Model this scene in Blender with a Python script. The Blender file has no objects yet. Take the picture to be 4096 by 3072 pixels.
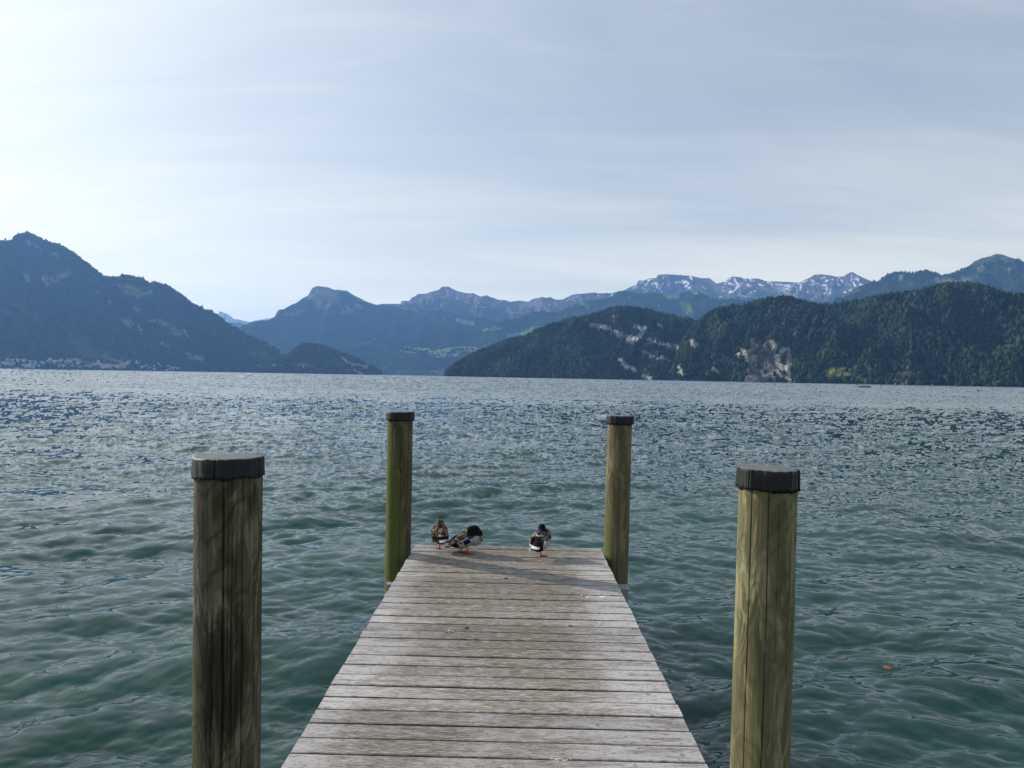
import bpy, bmesh, math, random
import numpy as np
from mathutils import Matrix, Vector
R = math.radians
random.seed(7); RNG = np.random.default_rng(11)
S = bpy.context.scene
C = S.collection

# ------------------------------------------------------------------ camera
EYE = 2.15                      # eye above the water
DECK = 0.55                     # deck top above the water
F = 2900.0                      # focal length in pixels of the 4096 px wide photograph
cam_d = bpy.data.cameras.new('camera'); cam = bpy.data.objects.new('camera', cam_d); C.objects.link(cam)
cam_d.sensor_width = 36.0; cam_d.lens = 36.0*F/4096.0
cam_d.clip_start = 0.05; cam_d.clip_end = 90000
YAW, PITCH, ROLL = R(0.336), R(0.555), R(1.02)
CM = Matrix.Rotation(YAW, 4, 'Z') @ Matrix.Rotation(R(90)-PITCH, 4, 'X') @ Matrix.Rotation(ROLL, 4, 'Z')
cam.matrix_world = Matrix.Translation((0, 0, EYE)) @ CM
S.camera = cam
MR = np.array(CM.to_3x3())

# ------------------------------------------------------------------ light
SUN_AZ, SUN_EL = R(-63), R(26)          # azimuth from +Y towards +X
sun_vec = Vector((math.sin(SUN_AZ)*math.cos(SUN_EL), math.cos(SUN_AZ)*math.cos(SUN_EL), math.sin(SUN_EL)))
sd = bpy.data.lights.new('sun', 'SUN'); sd.energy = 4.8; sd.angle = R(0.53); sd.color = (1.0, 0.93, 0.82)
so = bpy.data.objects.new('sun', sd); C.objects.link(so)
so.rotation_euler = sun_vec.to_track_quat('Z', 'Y').to_euler(); so.location = (-20, 10, 30)

W = bpy.data.worlds.new('World'); S.world = W; W.use_nodes = True
wt = W.node_tree; wt.nodes.clear()
def wn(t, **k):
    n = wt.nodes.new(t)
    for a, b in k.items(): setattr(n, a, b)
    return n
WL = wt.links.new
def wmath(op, a, b=None, c=None, clamp=False):
    n = wn('ShaderNodeMath', operation=op); n.use_clamp = clamp
    for i, v in enumerate((a, b, c)):
        if v is None: continue
        if isinstance(v, (int, float)): n.inputs[i].default_value = v
        else: WL(v, n.inputs[i])
    return n.outputs[0]
sky = wn('ShaderNodeTexSky', sky_type='NISHITA'); sky.sun_disc = False
sky.sun_elevation = SUN_EL; sky.sun_rotation = SUN_AZ
sky.altitude = 430; sky.air_density = 1.0; sky.dust_density = 1.2; sky.ozone_density = 1.6
tc = wn('ShaderNodeTexCoord'); sep = wn('ShaderNodeSeparateXYZ'); WL(tc.outputs['Generated'], sep.inputs[0])
zz = wmath('ADD', wmath('MAXIMUM', sep.outputs[2], 0.0), 0.16)
px = wmath('DIVIDE', sep.outputs[0], zz); py = wmath('DIVIDE', sep.outputs[1], zz)
cmb = wn('ShaderNodeCombineXYZ'); WL(px, cmb.inputs[0]); WL(py, cmb.inputs[1])
mp = wn('ShaderNodeMapping'); WL(cmb.outputs[0], mp.inputs[0])
mp.inputs['Rotation'].default_value = (0, 0, R(-14)); mp.inputs['Scale'].default_value = (0.55, 1.5, 1)
def wnoise(scale, detail, rough, dist, mapn):
    n = wn('ShaderNodeTexNoise'); WL(mapn.outputs[0], n.inputs['Vector'])
    n.inputs['Scale'].default_value = scale; n.inputs['Detail'].default_value = detail
    n.inputs['Roughness'].default_value = rough; n.inputs['Distortion'].default_value = dist
    return n.outputs['Fac']
n1 = wnoise(0.75, 4, 0.5, 0.6, mp)
mp2 = wn('ShaderNodeMapping'); WL(cmb.outputs[0], mp2.inputs[0])
mp2.inputs['Location'].default_value = (3.1, 1.7, 0)
mp2.inputs['Rotation'].default_value = (0, 0, R(-22)); mp2.inputs['Scale'].default_value = (0.7, 3.0, 1)
n2 = wnoise(1.6, 6, 0.62, 0.9, mp2)
cl = wmath('ADD', wmath('MULTIPLY', n1, 1.1), wmath('MULTIPLY', n2, 0.5))
mr = wn('ShaderNodeMapRange'); mr.interpolation_type = 'SMOOTHSTEP'; WL(cl, mr.inputs[0])
mr.inputs[1].default_value = 0.5; mr.inputs[2].default_value = 1.15
dotn = wn('ShaderNodeVectorMath', operation='DOT_PRODUCT'); WL(tc.outputs['Generated'], dotn.inputs[0]); dotn.inputs[1].default_value = sun_vec
d01 = wmath('MAXIMUM', dotn.outputs['Value'], 0.0)
glow = wmath('POWER', d01, 4.5)                      # thin high cloud is brighter towards the sun
low = wmath('POWER', wmath('SUBTRACT', 1.0, wmath('MAXIMUM', sep.outputs[2], 0.0)), 9.0)
cfac = wmath('ADD', wmath('MULTIPLY', mr.outputs[0], 0.34), wmath('ADD', wmath('MULTIPLY', glow, 0.5), wmath('MULTIPLY', low, 0.60)), clamp=True)
cfac = wmath('ADD', cfac, 0.40, clamp=True)
clum = wmath('ADD', wmath('MULTIPLY', glow, 5.0), 6.9)
ccol = wn('ShaderNodeVectorMath', operation='SCALE'); ccol.inputs[0].default_value = (0.93, 0.98, 0.97); WL(clum, ccol.inputs['Scale'])
low2 = wmath('POWER', wmath('SUBTRACT', 1.0, wmath('MAXIMUM', sep.outputs[2], 0.0)), 7.5)
vl = wn('ShaderNodeVectorMath', operation='SCALE'); vl.inputs[0].default_value = (16.5, 14.0, 7.2); WL(low2, vl.inputs['Scale'])
va = wn('ShaderNodeVectorMath', operation='ADD'); WL(ccol.outputs[0], va.inputs[0]); WL(vl.outputs[0], va.inputs[1])
mx = wn('ShaderNodeMix', data_type='RGBA'); WL(cfac, mx.inputs[0]); WL(sky.outputs[0], mx.inputs[6]); WL(va.outputs[0], mx.inputs[7])
bg = wn('ShaderNodeBackground'); bg.inputs['Strength'].default_value = 0.10; WL(mx.outputs[2], bg.inputs['Color'])
wo = wn('ShaderNodeOutputWorld'); WL(bg.outputs[0], wo.inputs['Surface'])

S.view_settings.view_transform = 'Standard'; S.view_settings.look = 'None'
S.view_settings.gamma = 1.0; S.view_settings.exposure = 0.27; S.view_settings.use_curve_mapping = False
S.render.engine = 'CYCLES'
S.cycles.volume_bounces = 0; S.cycles.max_bounces = 6
S.render.resolution_x = 1024; S.render.resolution_y = 768

# ------------------------------------------------------------------ helpers
def ray(x, y):
    """pixel(s) of the 4096x3072 picture -> azimuth, tan(elevation)"""
    x = np.asarray(x, float); y = np.asarray(y, float)
    v = np.stack([(x-2048.0), -(y-1536.0), np.full_like(x, -F)], -1) @ MR.T
    return np.arctan2(v[..., 0], v[..., 1]), v[..., 2]/np.hypot(v[..., 0], v[..., 1])
def project(P):
    q = (np.asarray(P, float)-np.array([0, 0, EYE])) @ MR
    w = -q[..., 2]; w = np.where(np.abs(w) < 1e-6, 1e-6, w)
    return 2048+F*q[..., 0]/w, 1536-F*q[..., 1]/w
def on_plane(x, y, z):
    a, t = ray(x, y); r = (z-EYE)/t
    return Vector((float(r*np.sin(a)), float(r*np.cos(a)), z))
def at(x, y, r):
    a, t = ray(x, y)
    return Vector((float(r*np.sin(a)), float(r*np.cos(a)), float(EYE+t*r)))

def _h(ix, iy, s):
    n = (ix.astype(np.int64)*374761393 + iy.astype(np.int64)*668265263 + s*1442695041) & 0xffffffff
    n = ((n ^ (n >> 13))*1274126177) & 0xffffffff
    return ((n ^ (n >> 16)) & 0xffff)/65535.0
def pn(x, y, s=0):
    ix = np.floor(x); iy = np.floor(y); fx = x-ix; fy = y-iy
    ix = ix.astype(np.int64); iy = iy.astype(np.int64)
    def g(a, b):
        an = _h(ix+a, iy+b, s)*2*np.pi
        return np.cos(an)*(fx-a)+np.sin(an)*(fy-b)
    u = fx*fx*fx*(fx*(fx*6-15)+10); w = fy*fy*fy*(fy*(fy*6-15)+10)
    return ((g(0, 0)*(1-u)+g(1, 0)*u)*(1-w)+(g(0, 1)*(1-u)+g(1, 1)*u)*w)*1.5
def fbm(x, y, o=5, s=0, g=0.5, ridged=False):
    a, t, n = 1.0, 0.0, 0.0
    r = 0
    for i in range(o):
        v = pn(x*2**i+i*17.3, y*2**i-i*9.1, s+i)
        if ridged: v = 1-2*np.abs(v)
        r = r+a*v; t += a; a *= g
    return r/t

def new_mesh(name, V, Fc, mat=None, smooth=True, parent=None, mats=None, fmat=None):
    """V (n,3), Fc (m,k) numpy or list of faces"""
    me = bpy.data.meshes.new(name)
    if isinstance(Fc, np.ndarray):
        k = Fc.shape[1]
        me.vertices.add(len(V)); me.vertices.foreach_set('co', np.asarray(V, np.float32).ravel())
        me.loops.add(Fc.size); me.loops.foreach_set('vertex_index', Fc.astype(np.int32).ravel())
        me.polygons.add(len(Fc))
        me.polygons.foreach_set('loop_start', np.arange(0, Fc.size, k, dtype=np.int32))
        me.polygons.foreach_set('loop_total', np.full(len(Fc), k, np.int32))
        me.update(calc_edges=True)
    else:
        me.from_pydata([tuple(v) for v in V], [], [tuple(f) for f in Fc]); me.update()
    me.polygons.foreach_set('use_smooth', np.full(len(me.polygons), smooth))
    for m in (mats or ([mat] if mat else [])): me.materials.append(m)
    if fmat is not None: me.polygons.foreach_set('material_index', np.asarray(fmat, np.int32))
    o = bpy.data.objects.new(name, me); C.objects.link(o)
    if parent: o.parent = parent
    return o
def color_attr(o, col):
    a = o.data.color_attributes.new('Col', 'FLOAT_COLOR', 'POINT')
    c = np.ones((len(col), 4), np.float32); c[:, :3] = col
    a.data.foreach_set('color', c.ravel())
def tag(o, label=None, cat=None, group=None, kind=None):
    if label: o['label'] = label
    if cat: o['category'] = cat
    if group: o['group'] = group
    if kind: o['kind'] = kind
    return o
def empty(name, loc, rz=0):
    o = bpy.data.objects.new(name, None); C.objects.link(o); o.location = loc; o.rotation_euler = (0, 0, rz)
    o.empty_display_size = 0.2
    return o
def grid_faces(nr, nc, wrap=False):
    i = np.arange(nr-1)[:, None]; j = np.arange(nc if wrap else nc-1)[None, :]
    j2 = (j+1) % nc
    a = i*nc+j; b = i*nc+j2; c = (i+1)*nc+j2; d = (i+1)*nc+j
    return np.stack([a, b, c, d], -1).reshape(-1, 4)

class Mat:
    def __init__(s, name, rough=0.8, spec=0.3):
        s.m = bpy.data.materials.new(name); s.m.use_nodes = True
        s.t = s.m.node_tree; s.b = s.t.nodes['Principled BSDF']
        s.b.inputs['Roughness'].default_value = rough; s.b.inputs['Specular IOR Level'].default_value = spec
    def n(s, t, ins=None, **k):
        n = s.t.nodes.new(t)
        for a, b in k.items(): setattr(n, a, b)
        for key, v in (ins or {}).items():
            if isinstance(v, bpy.types.NodeSocket): s.t.links.new(v, n.inputs[key])
            else: n.inputs[key].default_value = v
        return n
    def math(s, op, a, b=0.0, c=0.0, clamp=False):
        n = s.n('ShaderNodeMath', {0: a, 1: b, 2: c}, operation=op); n.use_clamp = clamp
        return n.outputs[0]
    def pos(s, kind='Object', scale=(1, 1, 1), rot=(0, 0, 0), loc=(0, 0, 0)):
        if kind == 'World': src = s.n('ShaderNodeNewGeometry').outputs['Position']
        else: src = s.n('ShaderNodeTexCoord').outputs['Object']
        return s.n('ShaderNodeMapping', {'Vector': src, 'Scale': scale, 'Rotation': rot, 'Location': loc}).outputs[0]
    def noise(s, vec, scale, detail=3, rough=0.5, dist=0.0, out='Fac'):
        return s.n('ShaderNodeTexNoise', {'Vector': vec, 'Scale': scale, 'Detail': detail, 'Roughness': rough, 'Distortion': dist}).outputs[out]
    def ramp(s, fac, a, b, va=0.0, vb=1.0):
        n = s.n('ShaderNodeMapRange', {0: fac, 1: a, 2: b, 3: va, 4: vb}); n.interpolation_type = 'SMOOTHSTEP'
        return n.outputs[0]
    def mix(s, f, a, b, mode='MIX'):
        n = s.n('ShaderNodeMix', data_type='RGBA', blend_type=mode)
        for i, v in ((0, f), (6, a), (7, b)):
            if isinstance(v, bpy.types.NodeSocket): s.t.links.new(v, n.inputs[i])
            elif i == 0: n.inputs[0].default_value = v
            else: n.inputs[i].default_value = (*v, 1)
        return n.outputs[2]
    def set(s, key, v):
        if isinstance(v, bpy.types.NodeSocket): s.t.links.new(v, s.b.inputs[key])
        else: s.b.inputs[key].default_value = v
    def bump(s, h, strength=0.5, dist=0.01):
        s.set('Normal', s.n('ShaderNodeBump', {'Height': h, 'Strength': strength, 'Distance': dist}).outputs[0])
def plain(name, col, rough=0.8, spec=0.3, var=0.15, scale=8, metal=0.0):
    m = Mat(name, rough, spec); n = m.noise(m.pos(), scale, 4)
    m.set('Base Color', m.mix(m.ramp(n, 0.3, 0.7), tuple(c*(1-var) for c in col), tuple(c*(1+var) for c in col)))
    m.set('Metallic', metal); m.bump(n, 0.15, 0.005)
    return m.m

# ------------------------------------------------------------------ lake water
def ocean_tile(L, N, lmin, lmax, slope, wind, spread, seed, p=3.5):
    rg = np.random.default_rng(seed)
    k1 = np.fft.fftfreq(N, 1.0/N)*2*np.pi/L
    KX, KY = np.meshgrid(k1, k1)
    K = np.hypot(KX, KY); K[0, 0] = 1e-9
    kmin, kmax = 2*np.pi/lmax, 2*np.pi/lmin
    A = K**(-p)*np.exp(-(kmin/K)**4)*np.exp(-(K/kmax)**4)
    ct = (KX*math.cos(wind)+KY*math.sin(wind))/K
    A = np.sqrt(A*(np.abs(ct)**spread+0.03)); A[0, 0] = 0
    H = A*(rg.normal(size=K.shape)+1j*rg.normal(size=K.shape))
    h = np.fft.ifft2(H).real; dx = np.fft.ifft2(1j*KX/K*H).real; dy = np.fft.ifft2(1j*KY/K*H).real
    sx = np.fft.ifft2(1j*KX*H).real; sy = np.fft.ifft2(1j*KY*H).real
    k = slope/math.sqrt((sx**2+sy**2).mean())
    return L, N, np.stack([dx*k, dy*k, h*k], -1).astype(np.float32), np.stack([sx*k, sy*k], -1).astype(np.float32)
def sample(tile, x, y, rot):
    L, N, T, _ = tile
    c, s = math.cos(rot), math.sin(rot)
    u = ((c*x+s*y)/L*N); v = ((-s*x+c*y)/L*N)
    iu = np.floor(u).astype(np.int64); iv = np.floor(v).astype(np.int64); fu = (u-iu); fv = (v-iv)
    def bs(f): return [(1-f)**3/6, (3*f**3-6*f**2+4)/6, (-3*f**3+3*f**2+3*f+1)/6, f**3/6]
    wu, wv = bs(fu), bs(fv)
    out = np.zeros(x.shape+(3,), np.float32)
    for a in range(4):
        for b in range(4):
            out += (wu[a]*wv[b])[..., None].astype(np.float32)*T[(iv+b-1) % N, (iu+a-1) % N]
    dx = c*out[..., 0]-s*out[..., 1]; dy = s*out[..., 0]+c*out[..., 1]
    return dx, dy, out[..., 2]

def sample_slope(tile, x, y, rot):
    L, N, _, T = tile
    c, s = math.cos(rot), math.sin(rot)
    q = T[np.floor((-s*x+c*y)/L*N).astype(np.int64) % N, np.floor((c*x+s*y)/L*N).astype(np.int64) % N]
    return c*q[..., 0]-s*q[..., 1], s*q[..., 0]+c*q[..., 1]
def build_water():
    # rows: equal steps of view angle near, geometric far; columns: dense in front, coarse round the back
    rows = [0.0, 0.7, 1.2, 1.6, 2.0, 2.3, 2.6]
    k = EYE*F/4.0; yv = k/2.75
    while yv > 1.2:
        rows.append(k/yv); yv -= 0.62
    r = rows[-1]*1.2
    while r < 20500: rows.append(r); r *= 1.2
    rows = np.array(rows)
    az = np.concatenate([np.linspace(-180, -46, 40)[:-1], np.linspace(-46, -40, 24)[:-1], np.linspace(-40, 40, 1250), np.linspace(40, 46, 24)[1:], np.linspace(46, 180, 40)[1:-1]])
    az = np.radians(az)
    RR, AA = np.meshgrid(rows, az, indexing='ij')
    X = RR*np.sin(AA); Y = RR*np.cos(AA)
    dr = np.gradient(rows)[:, None]*np.ones_like(X)
    daz = np.abs(np.gradient(az))[None, :]*RR
    Z = np.zeros_like(X); DX = np.zeros_like(X); DY = np.zeros_like(X); SX = np.zeros_like(X); SY = np.zeros_like(X)
    near = RR[:, 0] < 400
    patch = 0.75+0.6*fbm(X/9.0, Y/5.0, 3, 5)
    wind = R(-72)
    for (L, N, l0, l1, sl, wd, sp, seed, rot, lam, chop) in (
        (31.0, 512, 1.1, 4.5, 0.115, wind, 4, 3, 0.3, 2.4, 1.0),
        (12.1, 512, 0.33, 1.15, 0.150, wind+R(12), 3, 8, -0.4, 0.62, 1.1),
        (7.3, 512, 0.15, 0.48, 0.155, wind-R(18), 2, 31, 0.9, 0.28, 0.9),
        (4.1, 512, 0.06, 0.18, 0.115, wind-R(5), 2, 44, -1.1, 0.11, 0.7)):
        t = ocean_tile(L, N, l0, l1, sl, wd-rot, sp, seed)
        w = 1/(1+(dr/(0.42*lam))**4)/(1+(daz/(0.6*lam))**4)
        m = (w.max(axis=1) > 0.0005) & near
        dx, dy, h = sample(t, X[m], Y[m], rot)
        pp = np.clip(patch, 0.35, 1.5)
        Z[m] += h*w[m]*pp[m]; DX[m] += dx*w[m]*chop*pp[m]; DY[m] += dy*w[m]*chop*pp[m]
        m2 = (w.min(axis=1) < 0.98); w2 = np.where(near[m2][:, None], w[m2], 0)
        gx, gy = sample_slope(t, X[m2], Y[m2], rot)             # what the mesh is too coarse to carry is kept as slope
        SX[m2] += gx*(1-w2)*pp[m2]; SY[m2] += gy*(1-w2)*pp[m2]
    V = np.stack([X-DX, Y-DY, Z], -1).reshape(-1, 3)
    V = V.reshape(len(rows), len(az), 3); V[0] = (0, 0, 0)
    o = new_mesh('water', V.reshape(-1, 3), grid_faces(len(rows), len(az), wrap=True), smooth=True)
    a = o.data.attributes.new('slope', 'FLOAT_VECTOR', 'POINT')
    a.data.foreach_set('vector', np.stack([-SX, -SY, np.zeros_like(SX)], -1).astype(np.float32).ravel())
    return tag(o, kind='structure')
wm = Mat('lake_water', 0.06, 0.5)
wm.set('IOR', 1.37)
P = wm.n('ShaderNodeNewGeometry').outputs['Position']
dist = wm.n('ShaderNodeVectorMath', {0: P}, operation='LENGTH').outputs['Value']
def slope(scale, st, rot, detail, rough, r0, r1, a0, a1, loc=0.0):
    v = wm.n('ShaderNodeMapping', {'Vector': P, 'Rotation': (0, 0, rot), 'Scale': st, 'Location': (loc, loc*0.7, 0)}).outputs[0]
    c = wm.noise(v, scale, detail, rough, 0.3, 'Color')
    c = wm.n('ShaderNodeVectorMath', {0: c, 1: (0.5, 0.5, 0.5)}, operation='SUBTRACT').outputs[0]
    c = wm.n('ShaderNodeVectorMath', {0: c, 1: (0.6, 1.0, 0.0)}, operation='MULTIPLY').outputs[0]
    return wm.n('ShaderNodeVectorMath', {0: c, 'Scale': wm.ramp(dist, r0, r1, a0, a1)}, operation='SCALE').outputs[0]
gusts = wm.ramp(wm.noise(wm.n('ShaderNodeMapping', {'Vector': P, 'Scale': (0.35, 1, 1)}).outputs[0], 0.09, 3, 0.6), 0.35, 0.65, 0.65, 1.3)
layers = [slope(9.0, (0.6, 1, 1), 0.2, 5, 0.65, 4, 30, 0.20, 0.30),
          slope(0.5, (1.3, 0.6, 1), 0.1, 4, 0.6, 25, 120, 0.0, 0.20, 7.0),
          slope(0.10, (1.2, 0.35, 1), 0.05, 4, 0.65, 80, 400, 0.0, 0.20, 11.0)]
layers.append(wm.n('ShaderNodeVectorMath', {0: wm.n('ShaderNodeAttribute', attribute_name='slope').outputs['Vector'], 'Scale': wm.ramp(dist, 16, 80, 1.05, 0.24)}, operation='SCALE').outputs[0])
acc = layers[0]
for l in layers[1:]: acc = wm.n('ShaderNodeVectorMath', {0: acc, 1: l}, operation='ADD').outputs[0]
acc = wm.n('ShaderNodeVectorMath', {0: acc, 'Scale': gusts}, operation='SCALE').outputs[0]
lean = wm.n('ShaderNodeVectorMath', {0: (0.0, -1.0, 0.0), 'Scale': wm.ramp(dist, 12, 120, 0.0, 0.13)}, operation='SCALE').outputs[0]   # far off only the wave faces turned this way are seen
acc = wm.n('ShaderNodeVectorMath', {0: acc, 1: lean}, operation='ADD').outputs[0]
nn = wm.n('ShaderNodeVectorMath', {0: wm.n('ShaderNodeNewGeometry').outputs['Normal'], 1: acc}, operation='ADD').outputs[0]
nn = wm.n('ShaderNodeVectorMath', {0: nn}, operation='NORMALIZE').outputs[0]
wm.set('Normal', nn)
wc = wm.noise(wm.n('ShaderNodeMapping', {'Vector': P, 'Scale': (0.5, 1, 1)}).outputs[0], 0.5, 3)
wm.set('Base Color', wm.mix(wm.ramp(wc, 0.3, 0.7), (0.005, 0.032, 0.026), (0.009, 0.049, 0.040)))
wm.b.subsurface_method = 'BURLEY'
wm.set('Subsurface Weight', 1.0); wm.set('Subsurface Radius', (0.5, 1.0, 0.9)); wm.set('Subsurface Scale', 3.0)
water = build_water(); water.data.materials.append(wm.m)

# ------------------------------------------------------------------ mountains
def tz(pts, sc, ox, oy): return [(ox+p[0]*sc, oy+p[1]*sc) for p in pts]
Z1 = (820/2126, 0, 880); Z2 = (820/2212, 780, 1080); Z3 = (820/2212, 1500, 1080)
Z4 = (900/2212, 2300, 1060); Z5 = (900/2212, 3196, 980); Z7 = (400/2212, 1560, 1370)
ZA = (500/2212, 2300, 1080); ZB = (720/2212, 2800, 1080)

FOREST = (0.030, 0.050, 0.024); MEADOW = (0.13, 0.19, 0.045); ROCK = (0.30, 0.28, 0.26); SNOW = (0.85, 0.87, 0.9)
GREEN = (0.07, 0.105, 0.035); SCREE = (0.17, 0.155, 0.15)

class Terrain: pass
def terrain(name, sil, foot, s, nu, nf, nb, amp, lam, seed, prof=1.15, jag=1.5, jagl=30.0, minth=150, backk=1.5, cap=0.975, stretch=1.0, small=0.35):
    sil = np.array(sil, float)
    xs = np.linspace(sil[0, 0], sil[-1, 0], nu); ys = np.interp(xs, sil[:, 0], sil[:, 1])
    ys = ys+jag*fbm(xs/jagl, xs*0+seed, 4, seed)
    az, t = ray(xs, ys); t = np.maximum(t, 0.0008)
    ft = np.interp(xs, [p[0] for p in foot], [p[1] for p in foot]) if isinstance(foot, list) else np.full(nu, float(foot))
    ft = ft*(1+0.012*fbm(xs/160.0, xs*0+3.3, 3, seed+9))
    rr = ft/(1-s*t)+minth
    Hr = EYE+t*rr
    v = np.linspace(0, 1, nf)**0.9
    b = np.linspace(0, 1, nb+1)[1:]
    r = ft[None]+(rr-ft)[None]*v[:, None]
    z = -8+(Hr+8)[None]*(v**prof)[:, None]
    X = r*np.sin(az)[None]; Y = r*np.cos(az)[None]
    n = fbm(X/lam, Y/(lam*stretch), 6, seed, 0.5, True)
    n2 = fbm(X/(lam*0.25), Y/(lam*0.25), 5, seed+40, 0.55)
    w = np.sin(np.pi*np.clip(v, 0, 1))[:, None]**0.6
    loc = np.minimum(Hr, 1e9)[None]
    z = z+w*loc*(amp*(n-0.35)+amp*small*n2)
    lim = EYE+r*t[None]*(cap+(1-cap)*v[:, None]**3)
    z = np.where(v[:, None] < 1, np.minimum(z, lim), z)
    z = np.maximum(z, -8+(v[:, None]*30))
    rb = rr[None]+(Hr*backk+150)[None]*b[:, None]
    zb = Hr[None]*(1-b[:, None])-8*b[:, None]
    xb = rb*np.sin(az)[None]; yb = rb*np.cos(az)[None]
    zb = zb+0.12*Hr[None]*np.sin(np.pi*b)[:, None]*(fbm(xb/lam, yb/lam, 4, seed)-0.3)
    T = Terrain(); T.name = name
    T.P = np.concatenate([np.stack([X, Y, z], -1), np.stack([xb, yb, zb], -1)], 0)
    T.nf = nf; T.nu = nu; T.px, T.py = project(T.P)
    T.col = np.empty(T.P.shape); T.col[:] = FOREST
    T.mask = np.zeros(T.P.shape[:2])
    return T
def paint(T, strokes, z, col, warp=6.0, wl=14.0, soft=0.35, seed=1, clear=True, amt=1.0, strata=0.0):
    """patches of rock, snow or meadow, or painted streaks of light: each stroke is a line of points and a half width"""
    sc, ox, oy = z
    x = T.px[:T.nf+1]; y = T.py[:T.nf+1]
    xw = x+warp*fbm(x/wl, y/wl, 4, seed+50); yw = y+warp*fbm(x/wl+7, y/wl+3, 4, seed+60)
    m = np.zeros(x.shape)
    for pts, w in strokes:
        p = np.array(tz(pts, sc, ox, oy)); w = max(w*sc, 0.8)
        if len(p) == 1: p = np.array([p[0], p[0]+[0.5, 0]])
        for a, b in zip(p[:-1], p[1:]):
            sel = (xw > min(a[0], b[0])-2*w) & (xw < max(a[0], b[0])+2*w) & (yw > min(a[1], b[1])-2*w) & (yw < max(a[1], b[1])+2*w)
            if not sel.any(): continue
            d = b-a; qx = xw[sel]-a[0]; qy = yw[sel]-a[1]
            tt = np.clip((qx*d[0]+qy*d[1])/(d@d), 0, 1)
            dd = np.hypot(qx-tt*d[0], qy-tt*d[1])/w
            m[sel] = np.maximum(m[sel], np.clip((1+soft-dd)/(2*soft), 0, 1))
    m = m*amt
    if strata:          # ledges, cracks and bushes break the rock up
        q = fbm((x+0.35*y)/5.0, (y-0.2*x)/13.0, 4, seed+70); m = m*np.clip(1.0+strata*(q-0.05)*3.0, 0.0, 1.0)
    c = T.col[:T.nf+1]
    c[:] = c*(1-m[..., None])+np.array(col)*m[..., None]
    if clear: T.mask[:T.nf+1] = np.maximum(T.mask[:T.nf+1], m)
    return m
def finish(T, mat):
    nr = T.P.shape[0]
    o = new_mesh(T.name, T.P.reshape(-1, 3), grid_faces(nr, T.nu), mat)
    color_attr(o, T.col.reshape(-1, 3)); tag(o, kind='structure')
    return o
def mat_terrain(name, lam, bd, bs=1.0):
    m = Mat(name, 1.0, 0.0)
    ca = m.n('ShaderNodeVertexColor', layer_name='Col').outputs[0]
    p = m.pos('World', (1, 1, 1.3))
    n = m.noise(p, 1.0/lam, 8, 0.62)
    n2 = m.noise(p, 1.0/(lam*7), 5, 0.55)
    k = m.math('MULTIPLY', m.ramp(n, 0.25, 0.75, 0.55, 1.45), m.ramp(n2, 0.3, 0.7, 0.8, 1.2))
    m.set('Base Color', m.n('ShaderNodeVectorMath', {0: ca, 'Scale': k}, operation='SCALE').outputs[0])
    m.bump(n, bs, bd)
    return m.m
MT_near = mat_terrain('mountain_ground_near', 12, 7)
MT_mid = mat_terrain('mountain_ground_mid', 40, 45)
MT_far = mat_terrain('mountain_ground_far', 110, 120)

# --- the right wooded hill above the water (two lobes)
F1 = terrain('wooded_hill', [(1779, 1506), (1785, 1492), (1811, 1467), (1845, 1445), (1885, 1423), (1937, 1402), (1993, 1382), (2030, 1367), (2071, 1356), (2112, 1345),
    (2145, 1328), (2186, 1312), (2227, 1297), (2260, 1286), (2297, 1280), (2353, 1270), (2402, 1257), (2438, 1240), (2475, 1232), (2528, 1237), (2585, 1245),
    (2634, 1256), (2687, 1268), (2739, 1279), (2788, 1290), (2850, 1312), (2930, 1345), (3020, 1395)],
    [(1779, 3300), (2300, 2950), (3020, 2800)], 1.75, 1000, 240, 10, 0.50, 290, 21, prof=0.95, jag=2, jagl=40, minth=120, small=0.12)
F2 = terrain('wooded_hill', [(2672, 1524), (2690, 1478), (2712, 1420), (2735, 1370), (2765, 1325), (2788, 1300), (2809, 1281), (2841, 1256), (2878, 1240), (2935, 1232), (2992, 1222), (3041, 1209), (3073, 1201),
    (3114, 1197), (3163, 1198), (3187, 1206), (3229, 1218), (3277, 1224), (3310, 1226), (3359, 1222), (3424, 1212), (3481, 1200), (3542, 1189), (3603, 1183), (3664, 1177),
    (3725, 1159), (3766, 1149), (3823, 1145), (3867, 1147), (3928, 1153), (3969, 1165), (4010, 1179), (4042, 1187), (4096, 1187), (4300, 1190), (4700, 1230), (5200, 1300)],
    [(2672, 2560), (3200, 2450), (4096, 2300), (5200, 2200)], 1.55, 1500, 280, 10, 0.56, 260, 33, prof=1.0, jag=2, jagl=40, minth=120, small=0.12)
rock1 = [([(160, 600), (320, 620), (420, 680), (540, 720)], 20), ([(520, 740), (570, 780)], 22), ([(560, 750), (640, 700), (680, 610)], 18), ([(600, 610), (640, 640)], 22),
    ([(375, 510), (380, 550)], 11), ([(720, 740), (850, 770), (950, 790), (1040, 830)], 20), ([(650, 840), (750, 900), (830, 940)], 14), ([(840, 900), (960, 970)], 15),
    ([(440, 930), (500, 1000), (580, 1030)], 18), ([(670, 1080), (740, 1120)], 16), ([(820, 580), (850, 600)], 10)]
rock1 = [(p_, w_*1.25) for p_, w_ in rock1]
paint(F1, rock1, Z4, (0.38, 0.37, 0.36), 11, 12, 0.6, 3, strata=0.55)
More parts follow.
